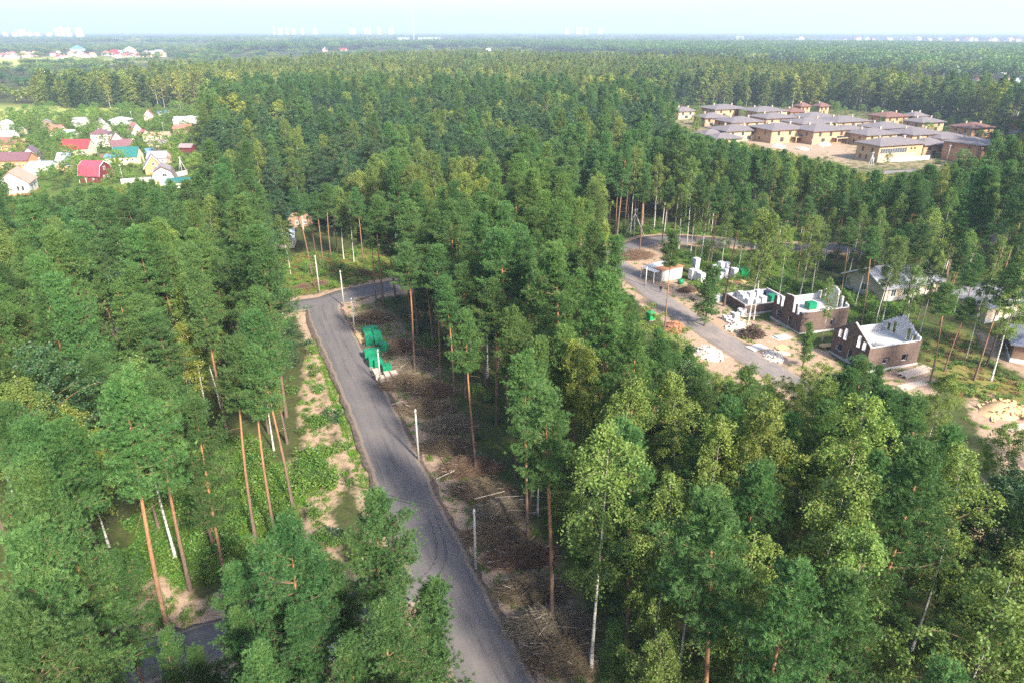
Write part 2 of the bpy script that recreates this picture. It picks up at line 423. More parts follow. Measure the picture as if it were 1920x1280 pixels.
def register(kind, gens, bark, leaf, h):
    KIND[kind] = []
    for gen in gens:
        TV, TF, LV, LF = gen[:4]; nt_ = gen[4] if len(gen) > 4 and gen[4] else len(TF)
        tm = np_mesh(kind + '_trunk', TV, TF, [MATS[bark], MATS['limb_bark']], (np.arange(len(TF)) >= nt_).astype(int), smooth=True)
        cm = np_mesh(kind + '_crown', LV, LF, MATS[leaf])
        KIND[kind].append((tm, cm, h))
register('pine', [make_pine(10 + i, 25, cb, Lm, wh, 4.7 if wh > 18 else 4.4, tw, lean=le, flat=fl) for i, (cb, Lm, le, wh, tw, fl) in enumerate([(.48, 2.8, .3, 22, 10, 1), (.54, 2.8, .6, 13, 15, .45), (.42, 3.1, .2, 14, 15, .5), (.58, 2.9, .5, 13, 15, .45), (.50, 2.3, .35, 18, 11, .8), (.46, 3.0, .45, 15, 14, .5), (.55, 3.3, .8, 12, 16, .4), (.40, 2.6, .3, 20, 10, .8)])], 'pine_bark', 'pine_needles', 25)
register('tall_pine', [make_pine(30 + i, 25, cb, Lm, 11, 4.6, 15, lean=le, flat=.55) for i, (cb, Lm, le) in enumerate([(.66, 2.7, .5), (.70, 2.5, .9), (.67, 2.9, .7)])], 'pine_bark', 'pine_needles', 25)
register('young_pine', [make_pine(40 + i, 11, .18, 2.3, 16, 4.6, 8, 7, 11, .30, .05, youth=1) for i in range(2)], 'pine_bark', 'pine_needles', 11)
register('birch', [make_broad(70 + i, 22, cb, R, lim) for i, (cb, R, lim) in enumerate([(.38, 2.5, 46), (.48, 2.3, 40), (.30, 2.8, 50), (.42, 2.2, 42), (.34, 2.6, 48)])], 'birch_bark', 'birch_leaves', 22)
register('birch_pair', [make_broad(83, 20, .40, 2.4, 52, stems=2, r0=.11)], 'birch_bark', 'birch_leaves', 20)
register('yellow_birch', [make_broad(85, 16, .28, 2.4, 40, r0=.10)], 'birch_bark', 'yellow_leaves', 16)
register('alder', [make_broad(90 + i, 20, .22, 3.1, 54, 13, 24, .19, .15, .45, r0=.15, rise=.75) for i in range(3)], 'dark_bark', 'shaded_alder_leaves', 20)
register('rowan', [make_broad(100 + i, 8, .12, 1.9, 26, 9, 17, .16, .12, .4, r0=.07, stems=2, rise=.9) for i in range(3)], 'dark_bark', 'birch_leaves', 8)
register('garden_tree', [make_broad(110 + i, 5.5, .18, 2.3, 22, 7, 13, .21, .17, .35, r0=.09, rise=.7) for i in range(3)], 'dark_bark', 'shrub_leaves', 5.5)
register('shrub', [make_bush(120 + i, 1.3, 1.7, 800) for i in range(3)], 'dark_bark', 'shrub_leaves', 1.7)

# low-detail stand-ins of the same makers for the distant woods (instanced)
PROTO = bpy.data.collections.new("distant_tree_kinds")
PIDX = {}
def proto(kind, gen, bark, leaf):
    TV, TF, LV, LF = gen[:4]
    V = np.concatenate([TV, LV]); F2 = LF + len(TV)
    me = np_mesh(kind, V, [TF, F2], [MATS[bark], MATS[leaf]], np.r_[np.zeros(len(TF)), np.ones(len(F2))])
    o = bpy.data.objects.new("proto_%02d_%s" % (len(PROTO.objects), kind), me); PROTO.objects.link(o)
    PIDX.setdefault(kind, []).append(len(PROTO.objects) - 1)
for i in range(4): proto('pine', make_pine(200 + i, 25, (.5, .56, .46, .6)[i], (3.0, 2.7, 3.2, 2.9)[i], 17, 4.6, 7, 6, 7, .44, .10, True), 'pine_bark', 'pine_needles')
for i in range(4): proto('birch', make_broad(210 + i, 22, (.36, .46, .3, .4)[i], (2.6, 2.4, 2.8, 2.3)[i], 44, 8, 12, .32, .26, 1.0, low=True), 'birch_bark', 'sunlit_birch_leaves')
for i in range(3): proto('alder', make_broad(220 + i, 20, .2, 3.0, 44, 8, 12, .34, .28, .45, low=True, rise=.75), 'dark_bark', 'shaded_alder_leaves')
for i in range(2): proto('edge', make_broad(226 + i, 18, .05, 3.0, 44, 7, 11, .42, .35, .6, low=True, rise=.7), 'dark_bark', ('birch_leaves', 'shaded_alder_leaves')[i])
proto('yellow', make_broad(230, 19, .28, 2.6, 34, 6, 9, .34, .28, .9, low=True), 'birch_bark', 'yellow_leaves')
for i in range(2): proto('farpine', make_pine(240 + i, 25, .5, 3.2, 9, 4.0, 3, 2, 5, 1.0, .26, True), 'pine_bark', 'sunny_needles')
for i in range(2): proto('farbirch', make_broad(250 + i, 22, .3, 2.8, 20, 4, 6, .75, .6, .9, low=True), 'birch_bark', 'sunlit_birch_leaves')
proto('faralder', make_broad(255, 20, .2, 3.1, 20, 4, 6, .8, .65, .45, low=True, rise=.75), 'dark_bark', 'shaded_alder_leaves')
def clump(seed, n, size, tall):
    rng = np.random.default_rng(seed); m = n
    c = np.stack([rng.uniform(-.5, .5, m) * size, rng.uniform(-.5, .5, m) * size, tall * rng.uniform(.72, 1.0, m)], 1)
    P_ = (c[:, None] + rng.normal(0, 1, (m, 26, 3)) * [2.2, 2.2, tall * .12] + [0, 0, -tall * .14]).reshape(-1, 3)
    LV, LF = leaves(P_, 2.6, 2.2, rng, .3)
    TV, TF = tubes([(np.array([[q[0], q[1], 0], [q[0], q[1], q[2] * .8]]), np.array([.3, .2])) for q in c], 3)
    return TV, TF, LV, LF
for i in range(3): proto('clumpA', clump(260 + i, 22, 30, 23), 'dark_bark', 'pine_needles')
for i in range(2): proto('clumpB', clump(265 + i, 22, 30, 20), 'dark_bark', 'birch_leaves')
for i in range(2): proto('clumpC', clump(268 + i, 22, 30, 20), 'dark_bark', 'shaded_alder_leaves')
# ground cover kinds
def tuft(seed, n, r, hgt, wd):
    rng = np.random.default_rng(seed)
    P_ = np.stack([rng.normal(0, r * .5, n), rng.normal(0, r * .5, n), np.zeros(n)], 1)
    D_ = unit(rng.normal(0, .45, (n, 3)) + [0, 0, 1.])
    return blades(P_, D_, 1, hgt, wd, .15, rng, 0.0)
E_V = np.array([[0, 0, -.02], [.01, 0, -.02], [0, .01, -.02]]); E_F = np.array([[0, 1, 2]])
for i in range(3):
    V, F_ = tuft(300 + i, 46, .45, .38, .07); proto('grass', (E_V, E_F, V, F_), 'dark_bark', 'grass_blades')
for i in range(2):
    TV, TF, LV, LF = make_bush(310 + i, .6, .55, 150, .17, .14); proto('herb', (TV, TF, LV, LF), 'dark_bark', 'shrub_leaves')
for i in range(2):
    TV, TF, LV, LF = make_bush(315 + i, .6, .45, 130, .16, .12); proto('heath', (TV, TF, LV, LF), 'dark_bark', 'heath_leaves')
for i in range(2):
    TV, TF, LV, LF = make_bush(320 + i, 1.3, 1.9, 420, .24, .2); proto('bush', (TV, TF, LV, LF), 'dark_bark', 'shrub_leaves')
for i in range(2):
    TV, TF, LV, LF = make_bush(325 + i, 1.2, 1.5, 360, .24, .2); proto('darkbush', (TV, TF, LV, LF), 'dark_bark', 'shaded_alder_leaves')

def scatter(name, pts, idx, scl, rot, label, cat):
    """one object that instances the tree kinds on its points (uncountable mass)"""
    n = len(pts); me = bpy.data.meshes.new(name)
    me.vertices.add(n); me.vertices.foreach_set("co", np.asarray(pts, np.float32).ravel())
    a = me.attributes.new("idx", 'INT', 'POINT'); a.data.foreach_set("value", np.asarray(idx, np.int32))
    a = me.attributes.new("scl", 'FLOAT_VECTOR', 'POINT'); a.data.foreach_set("vector", np.asarray(scl, np.float32).ravel())
    a = me.attributes.new("rot", 'FLOAT_VECTOR', 'POINT'); a.data.foreach_set("vector", np.asarray(rot, np.float32).ravel())
    me.update()
    o = bpy.data.objects.new(name, me); COL.objects.link(o)
    ng = bpy.data.node_groups.get("instance_kinds")
    if ng is None:
        ng = bpy.data.node_groups.new("instance_kinds", 'GeometryNodeTree')
        ng.interface.new_socket("Geometry", in_out='INPUT', socket_type='NodeSocketGeometry')
        ng.interface.new_socket("Geometry", in_out='OUTPUT', socket_type='NodeSocketGeometry')
        gi = ng.nodes.new('NodeGroupInput'); go = ng.nodes.new('NodeGroupOutput')
        ci = ng.nodes.new('GeometryNodeCollectionInfo'); ci.inputs[0].default_value = PROTO
        ci.inputs[1].default_value = True; ci.inputs[2].default_value = True
        ip = ng.nodes.new('GeometryNodeInstanceOnPoints'); ip.inputs['Pick Instance'].default_value = True
        def na(nm, tp):
            q = ng.nodes.new('GeometryNodeInputNamedAttribute'); q.data_type = tp; q.inputs[0].default_value = nm; return q.outputs[0]
        ng.links.new(gi.outputs[0], ip.inputs['Points']); ng.links.new(ci.outputs[0], ip.inputs['Instance'])
        ng.links.new(na("idx", 'INT'), ip.inputs['Instance Index']); ng.links.new(na("scl", 'FLOAT_VECTOR'), ip.inputs['Scale'])
        e2r = ng.nodes.new('FunctionNodeEulerToRotation'); ng.links.new(na("rot", 'FLOAT_VECTOR'), e2r.inputs[0])
        ng.links.new(e2r.outputs[0], ip.inputs['Rotation']); ng.links.new(ip.outputs[0], go.inputs[0])
    md = o.modifiers.new("instances", 'NODES'); md.node_group = ng
    return tag(o, label, cat, None, 'stuff')
# ------------------------------------------------------------------ layout lines (photo pixels -> ground)
def smooth_line(pts, n=8):
    """Catmull-Rom through the points"""
    p = [np.array(q, float) for q in pts]; p = [2*p[0]-p[1]] + p + [2*p[-1]-p[-2]]; out = []
    for i in range(1, len(p) - 2):
        for k in range(n):
            t = k / n
            out.append(tuple(.5*((2*p[i]) + (p[i+1]-p[i-1])*t + (2*p[i-1]-5*p[i]+4*p[i+1]-p[i+2])*t*t + (3*p[i]-p[i-1]-3*p[i+1]+p[i+2])*t**3)))
    out.append(tuple(p[-2])); return out
MAIN = smooth_line([(24, -20), (9, 15), (-1.6, 40.6), (-10.1, 60.6), (-16.2, 76), (-23, 92.5), (-30, 108.5), (-36.3, 123), (-37.6, 128.5), (-35.5, 132.5), (-30, 136.5), (-20, 142), (-4, 150), (12, 158), (24, 164), (33, 171), (40, 176), (54, 173.5), (73, 168), (95, 169), (130, 178)])
WEST = smooth_line([(-33, 132.5), (-44, 127), (-58, 121), (-80, 116), (-110, 112)])
SIDE = smooth_line([(-8, 52.5), (-12, 50.8), (-18, 48.4), (-27.6, 44.6), (-33.4, 42.0), (-48, 36), (-70, 28)])
ROAD2 = smooth_line([(20, 167), (22.5, 162), (25.6, 152.7), (28.4, 140), (31.2, 128.6), (35.6, 116), (41.6, 100), (47.5, 86), (52, 72), (58, 50), (66, 20)])
FARROAD = [G(1560, 330), G(1700, 322), G(1790, 318), G(1900, 330)]
ROADS = [(MAIN, 3.1), (WEST, 3.0), (SIDE, 2.4), (ROAD2, 2.7)]
def road_dist(x, y):
    d = np.full(np.shape(x), 1e9)
    for ln, hw in ROADS: d = np.minimum(d, seg_dist(ln, x, y) - hw)
    return d
DITCH = smooth_line([G(580, 600), G(612, 680), G(640, 760), G(668, 850), G(695, 930), G(740, 1020)])
# ground zones, as outlined in the photo
Z_BRUSH = poly([(648, 592), (700, 562), (760, 610), (830, 700), (905, 880), (1000, 990), (1075, 1110), (1140, 1290), (985, 1290), (895, 1070), (790, 860), (705, 690)])
Z_LEFTSAND = [poly([(578, 640), (588, 660), (604, 740), (628, 830), (650, 900), (640, 930), (600, 900), (572, 850), (562, 760)]),
              poly([(545, 860), (600, 830), (640, 900), (620, 960), (640, 1080), (600, 1110), (560, 1040), (575, 940)]),
              poly([(230, 1090), (300, 1085), (380, 1120), (480, 1100), (520, 1120), (380, 1190), (240, 1230), (150, 1240), (150, 1170)]),
              poly([(470, 1090), (640, 1060), (700, 1110), (560, 1160)]), poly([(600, 1160), (690, 1150), (680, 1280), (560, 1290)])]
Z_HERB = [poly([(250, 1000), (300, 900), (390, 830), (470, 820), (545, 900), (560, 1000), (480, 1080), (330, 1100), (240, 1070)]),
          poly([(545, 860), (560, 950), (620, 900), (600, 850)])]
Z_STRIP = poly([(578, 600), (594, 610), (622, 690), (660, 790), (700, 900), (722, 950), (700, 965), (670, 905), (632, 780), (606, 700)])
Z_JUNC = poly([(500, 500), (560, 475), (700, 465), (760, 500), (700, 530), (560, 552)])
Z_SITE = poly([(1140, 480), (1190, 458), (1330, 470), (1500, 480), (1560, 520), (1600, 545), (1700, 580), (1760, 600), (1920, 640), (1990, 700), (1990, 960), (1860, 900), (1800, 770), (1740, 740), (1680, 760), (1600, 740), (1480, 760), (1420, 730), (1330, 690), (1260, 650), (1190, 570)])
Z_SITESAND = [poly([(1150, 470), (1230, 462), (1270, 480), (1215, 500), (1240, 520), (1300, 530), (1340, 560), (1400, 600), (1470, 600), (1500, 640), (1560, 660), (1580, 700), (1500, 700), (1440, 680), (1380, 630), (1300, 590), (1230, 540), (1180, 500)]),
              poly([(1240, 590), (1290, 610), (1350, 650), (1420, 720), (1380, 730), (1320, 690), (1260, 640)]),
              poly([(1340, 510), (1420, 512), (1450, 530), (1350, 545)]),
              poly([(1660, 660), (1740, 690), (1760, 740), (1700, 750), (1640, 720)]),
              poly([(1815, 745), (1870, 735), (1925, 780), (1930, 880), (1900, 920), (1870, 860), (1830, 800)]),
              poly([(1830, 620), (1920, 660), (1990, 700), (1990, 740), (1920, 705), (1850, 660)])]
Z_SITEGRASS = [poly([(1440, 520), (1520, 530), (1600, 550), (1690, 570), (1700, 600), (1660, 640), (1600, 590), (1500, 575), (1430, 545)]),
               poly([(1150, 425), (1500, 425), (1520, 455), (1240, 438), (1160, 445)]), poly([(1290, 530), (1420, 520), (1430, 535), (1320, 552)]),
               poly([(1250, 470), (1500, 480), (1500, 520), (1300, 505)])]
Z_HEATH = [poly([(1730, 640), (1800, 620), (1870, 690), (1925, 720), (1925, 800), (1860, 760), (1790, 740), (1740, 700)]), Z_JUNC]
Z_VILLAGE = poly([(-400, 222), (0, 215), (90, 206), (150, 205), (280, 204), (392, 206), (392, 270), (372, 300), (420, 325), (440, 340), (330, 352), (240, 350), (150, 356), (70, 372), (0, 395), (-400, 430)])
Z_FIELD = poly([(-600, 197), (70, 196.5), (125, 203), (160, 207), (80, 216), (0, 226), (-600, 250)])
Z_COTT = poly([(1170, 222), (1190, 207), (1300, 199), (1560, 203), (1680, 214), (1790, 232), (1850, 245), (1880, 300), (1800, 322), (1720, 335), (1600, 345), (1560, 318), (1430, 292), (1330, 272), (1300, 240)])
Z_PATH = poly([(530, 345), (560, 340), (650, 348), (660, 362), (600, 366), (540, 360)])
Z_FARFIELD = [poly([(-900, 112), (0, 111), (200, 110.5), (330, 113), (330, 118.5), (200, 120), (0, 122), (-900, 126)]),
              poly([(860, 71.5), (1300, 72.5), (1600, 74), (1950, 79), (1950, 80.5), (1600, 76.5), (1300, 74.5), (860, 73.4)]),
              poly([(-300, 68), (500, 67), (860, 68), (860, 70), (500, 70), (-300, 71)])]

# ------------------------------------------------------------------ ground: one sheet out to the horizon
def ground_z(x, y):
    d = seg_dist(DITCH, x, y)
    z = -.55 * np.exp(-(d / .8) ** 2)
    rd = road_dist(x, y)
    w = np.clip((rd - 1.0) / 5.0, 0, 1) * np.clip(1 - (np.hypot(x, y) - 300) / 200, 0, 1)
    z += w * (.16 * np.sin(x * .31 + 1.3 * np.sin(y * .17)) + .13 * np.sin(y * .41 + 1.1 * np.sin(x * .23)) + .06 * np.sin(x * 1.3 + y * .9)) - .02 * w
    return z
def axis(lo, hi, st, far_lo, far_hi):
    c = list(np.arange(lo, hi + .01, st)); a = []; v = lo; s = st
    while v > far_lo: s *= 1.6; v -= s; a.append(v)
    b = []; v = c[-1]; s = st
    while v < far_hi: s *= 1.6; v += s; b.append(v)
    return np.array(a[::-1] + c + b)
gx = axis(-62, 112, .9, -27000, 27000); gy = axis(26, 186, .9, -3000, 27000)
XX, YY = np.meshgrid(gx, gy); xf, yf = XX.ravel(), YY.ravel()
zf = ground_z(xf, yf)
nx, ny = len(gx), len(gy); ii = (np.arange(ny - 1)[:, None] * nx + np.arange(nx - 1)[None]).ravel()
gme = np_mesh("ground", np.stack([xf, yf, zf], 1), np.stack([ii, ii + 1, ii + nx + 1, ii + nx], 1), smooth=True)
def soft(pls, wdt):
    if pls and not isinstance(pls[0], list): pls = [pls]
    m = np.zeros(len(xf))
    for p in pls:
        bx = [q[0] for q in p]; by = [q[1] for q in p]
        sel = (xf > min(bx) - wdt*2) & (xf < max(bx) + wdt*2) & (yf > min(by) - wdt*2) & (yf < max(by) + wdt*2)
        if sel.any(): m[sel] = np.maximum(m[sel], np.clip(.5 - sdist(p, xf[sel], yf[sel]) / (2 * wdt), 0, 1))
    return m
rdv = road_dist(xf, yf)
verge = np.clip(1.15 - np.abs(rdv - 1.3) / 2.2, 0, 1)
A_SAND = np.maximum(soft(Z_LEFTSAND + Z_SITESAND, 1.5), verge * .85)
A_SAND = np.maximum(A_SAND, .46 * soft(Z_COTT, 10.))
A_SAND = np.maximum(A_SAND, .95 * soft(poly([(1395, 268), (1440, 258), (1520, 252), (1610, 258), (1625, 300), (1600, 312), (1540, 296), (1440, 288)]), 9.))
A_GRASS = np.maximum.reduce([soft(Z_HERB + Z_SITEGRASS, 2.), soft(Z_STRIP, 1.0), .8 * soft(Z_VILLAGE, 8.), .5 * soft(Z_COTT, 12.), .55 * soft(Z_JUNC, 3), .38 * soft(Z_SITE, 3), soft(Z_PATH, 6)])
A_HEATH = soft(Z_HEATH, 3.)
A_LITTER = soft(Z_BRUSH, 2.)
A_FIELD = np.maximum(soft(Z_FIELD, 8.), soft(Z_FARFIELD, 40.))
for nm, arr in (("sand", A_SAND), ("grass", A_GRASS), ("heath", A_HEATH), ("litter", A_LITTER), ("field", A_FIELD)):
    a = gme.attributes.new(nm, 'FLOAT', 'POINT'); a.data.foreach_set("value", arr.astype(np.float32))
def ground_mat():
    m, nt = new_mat('ground_soil')
    geo = nd(nt, "ShaderNodeNewGeometry"); pos = geo.outputs['Position']
    n1 = noise(nt, .35, 6, .65, vec=pos); n2 = noise(nt, 2.2, 5, .7, vec=pos); n3 = noise(nt, .05, 4, .6, vec=pos); n4 = noise(nt, 9, 3, .7, vec=pos)
    c = ramp(nt, n2, [(.3, (.030, .034, .016)), (.5, (.055, .062, .024)), (.72, (.095, .082, .045))])
    c = mix_rgb(nt, ramp(nt, n1, [(.42, 0), (.62, .75)]), c, (.062, .088, .022))
    def layer(c, att, col, nz, k=1.1, sharp=.22):
        a = nd(nt, "ShaderNodeAttribute"); a.attribute_name = att
        s = nd(nt, "ShaderNodeMath", operation='MULTIPLY_ADD'); s.inputs[1].default_value = k; s.inputs[2].default_value = -.5 * k
        nt.links.new(nz, s.inputs[0])
        ad = nd(nt, "ShaderNodeMath", operation='ADD'); nt.links.new(a.outputs['Fac'], ad.inputs[0]); nt.links.new(s.outputs[0], ad.inputs[1])
        mr = nd(nt, "ShaderNodeMapRange"); mr.inputs[1].default_value = .5 - sharp; mr.inputs[2].default_value = .5 + sharp
        nt.links.new(ad.outputs[0], mr.inputs[0])
        return mix_rgb(nt, mr.outputs[0], c, col)
    c = layer(c, "litter", ramp(nt, n2, [(.3, (.12, .09, .062)), (.55, (.22, .165, .11)), (.75, (.33, .25, .16))]), n1, .8)
    c = layer(c, "heath", ramp(nt, n2, [(.3, (.10, .095, .03)), (.5, (.20, .17, .05)), (.72, (.27, .20, .085))]), n1, .9)
    c = layer(c, "grass", ramp(nt, n2, [(.28, (.048, .082, .016)), (.5, (.084, .132, .024)), (.74, (.15, .165, .045))]), n1, .8)
    c = layer(c, "field", ramp(nt, n3, [(.3, (.30, .36, .08)), (.7, (.44, .43, .14))]), n3, .2)
    sand = ramp(nt, n2, [(.28, (.24, .165, .115)), (.5, (.37, .26, .185)), (.75, (.50, .37, .275))])
    sand = mix_rgb(nt, ramp(nt, n4, [(.35, .35), (.6, 0)]), sand, (.16, .115, .08))
    c = layer(c, "sand", sand, n1, 1.7, .2)
    finish(nt, c, .95, .1, n2, .55, bdist=.15)
    return m
gme.materials.append(ground_mat())
ground = link("ground", gme); tag(ground, kind='structure')
ground["label"] = "flat sandy forest floor with grass, moss and bare soil"

# ------------------------------------------------------------------ roads
def asphalt(name, base, tint, worn):
    m, nt = new_mat(name)
    uv = nd(nt, "ShaderNodeAttribute"); uv.attribute_name = "across"     # -1 .. 1 over the carriageway
    geo = nd(nt, "ShaderNodeNewGeometry"); pos = geo.outputs['Position']
    n1 = noise(nt, .22, 5, .6, vec=pos); n2 = noise(nt, 3.5, 5, .7, vec=pos); n3 = noise(nt, 40, 2, .6, vec=pos)
    al = nd(nt, "ShaderNodeAttribute"); al.attribute_name = "along"
    cb = nd(nt, "ShaderNodeCombineXYZ"); nt.links.new(uv.outputs['Fac'], cb.inputs[0]); nt.links.new(al.outputs['Fac'], cb.inputs[1])
    st = noise(nt, 1.0, 4, .7, vec=cb.outputs[0], scl=(5.5, .055, 1))
    c = ramp(nt, n2, [(.3, tuple(b * .80 for b in base)), (.7, tuple(b * 1.22 for b in base))])
    c = mix_rgb(nt, ramp(nt, st, [(.40, 0), (.62, .65)]), c, tuple(b * 1.32 for b in base))
    c = mix_rgb(nt, ramp(nt, st, [(.28, .8), (.45, 0)]), c, tuple(b * .48 for b in base))
    c = mix_rgb(nt, ramp(nt, n1, [(.42, 0), (.66, worn)]), c, tint)
    ab = nd(nt, "ShaderNodeMath", operation='ABSOLUTE'); nt.links.new(uv.outputs['Fac'], ab.inputs[0])
    nz = nd(nt, "ShaderNodeMath", operation='MULTIPLY_ADD'); nz.inputs[1].default_value = .22; nt.links.new(n2, nz.inputs[0]); nt.links.new(ab.outputs[0], nz.inputs[2])
    c = mix_rgb(nt, ramp(nt, nz.outputs[0], [(.98, 0), (1.06, .9)]), c, (.24, .19, .15))
    c = mix_rgb(nt, .10, c, ramp(nt, n3, [(.3, tuple(b * .6 for b in base)), (.7, tuple(b * 1.5 for b in base))]))
    finish(nt, c, .85, .3, n3, .25, bdist=.02); return m
asphalt('asphalt', (.112, .103, .106), (.19, .158, .142), .4)
asphalt('dusty_asphalt', (.165, .145, .142), (.30, .235, .195), .75)
def gravel_mat():
    m, nt = new_mat('shoulder_gravel')
    geo = nd(nt, "ShaderNodeNewGeometry"); n = noise(nt, 14, 4, .75, vec=geo.outputs['Position']); n1 = noise(nt, 1.2, 4, .6, vec=geo.outputs['Position'])
    c = ramp(nt, n, [(.3, (.055, .045, .045)), (.7, (.17, .135, .12))]); c = mix_rgb(nt, ramp(nt, n1, [(.45, 0), (.65, .7)]), c, (.25, .18, .13))
    finish(nt, c, .95, .1, n, .8, bdist=.06)
gravel_mat()
rr = random.Random(5)
def ribbon(name, line, hw, z, mat, label, skirt=.10, wob=.16):
    pts = [np.array(p) for p in line]; V, F_, ac, al = [], [], [], []; s = 0.0
    offs = [-1.0, -1.0, -.5, 0, .5, 1.0, 1.0]
    fine = []
    for a, b in zip(pts[:-1], pts[1:]):
        k = max(1, int(np.linalg.norm(b - a) / 1.2))
        fine += [a + (b - a) * i / k for i in range(k)]
    fine.append(pts[-1])
    for i, p in enumerate(fine):
        d = fine[min(i + 1, len(fine) - 1)] - fine[max(i - 1, 0)]; d /= np.linalg.norm(d); nrm = np.array([d[1], -d[0]])
        if i: s += np.linalg.norm(p - fine[i - 1])
        wl, wr = hw + rr.uniform(-wob, wob), hw + rr.uniform(-wob, wob)
        for j, o in enumerate(offs):
            q = p + nrm * o * (wl if o < 0 else wr) * (1.0 if j not in (0, 6) else 1.03)
            V.append((q[0], q[1], z - skirt if j in (0, 6) else z + .03 * (1 - abs(o)))); ac.append(o); al.append(s)
    m = len(offs)
    for i in range(len(fine) - 1):
        for j in range(m - 1):
            F_.append((i*m+j, i*m+j+1, (i+1)*m+j+1, (i+1)*m+j))
    me = np_mesh(name, np.array(V), np.array(F_), MATS[mat], smooth=False)
    for nm, arr in (("across", ac), ("along", al)):
        a = me.attributes.new(nm, 'FLOAT', 'POINT'); a.data.foreach_set("value", np.asarray(arr, np.float32))
    o = link(name, me); tag(o, label, kind='structure'); return o
ribbon("road_shoulder", MAIN, 3.6, .045, 'shoulder_gravel', "dark gravel shoulder along the main asphalt road", .2, .3)
ribbon("road_shoulder", SIDE, 2.9, .040, 'shoulder_gravel', "gravel shoulder of the side road at lower left", .2, .3)
ribbon("road", MAIN, 3.1, .082, 'asphalt', "grey asphalt road running away and bending right at the junction")
ribbon("road", WEST, 3.0, .076, 'asphalt', "asphalt branch leaving the junction to the left")
ribbon("road", SIDE, 2.4, .070, 'asphalt', "narrow asphalt side road among pines at lower left")
ribbon("road", ROAD2, 2.7, .066, 'dusty_asphalt', "dusty sand-strewn asphalt road past the brick house shells")
ribbon("road", smooth_line(FARROAD), 3.2, .08, 'dusty_asphalt', "pale road in front of the far cottages")

def tyre_mat():
    m, nt = new_mat('tyre_rubber'); geo = nd(nt, "ShaderNodeNewGeometry"); n = noise(nt, 2.2, 5, .75, vec=geo.outputs['Position'])
    p = nd(nt, "ShaderNodeBsdfDiffuse"); p.inputs[0].default_value = (.06, .055, .058, 1); t = nd(nt, "ShaderNodeBsdfTransparent"); mx = nd(nt, "ShaderNodeMixShader")
    nt.links.new(ramp(nt, n, [(.36, 0), (.68, .34)]), mx.inputs[0]); nt.links.new(t.outputs[0], mx.inputs[1]); nt.links.new(p.outputs[0], mx.inputs[2])
    o = nd(nt, "ShaderNodeOutputMaterial"); nt.links.new(mx.outputs[0], o.inputs[0])
tyre_mat()
def tyre_mark(pts, label, w=.14):
    ln = [np.array(q) for q in smooth_line([G(*p) for p in pts], 10)]; V, F_ = [], []
    for i, p in enumerate(ln):
        d = ln[min(i+1, len(ln)-1)] - ln[max(i-1, 0)]; d /= np.linalg.norm(d); nr = np.array([d[1], -d[0]])
        for o in (-w, w): V.append((*(p + nr * o), .118))
    F_ = [(2*i, 2*i+1, 2*i+3, 2*i+2) for i in range(len(ln)-1)]
    tag(link('tyre_mark', np_mesh('tyre_mark', np.array(V), np.array(F_), MATS['tyre_rubber'])), label, kind='structure')
tyre_mark([(775, 1092), (800, 1075), (818, 1045), (815, 1005), (800, 960)], "dark curved tyre mark sweeping out of the side road")
tyre_mark([(790, 1100), (822, 1078), (836, 1045), (830, 1005), (815, 965)], "second curved tyre mark beside the first")
# ------------------------------------------------------------------ the woods: where every tree stands
R_ = np.random.default_rng(77)
def h_for(bx, by, tpy):
    x, y = G(bx, by); dy = tpy - 640.0
    return CAM_H - y * (FPX * SN + CS * dy) / (FPX * CS - SN * dy)
trees = []      # (x, y, height, kind, label or None, fixed)
def by_base(bx, by, tpy, kind, label=None):
    x, y = G(bx, by); trees.append((x, y, h_for(bx, by, tpy), kind, label, True))
def by_top(tx, ty, h, kind, label=None):
    x, y = G(tx, ty, h); trees.append((x, y, h, kind, label, True))
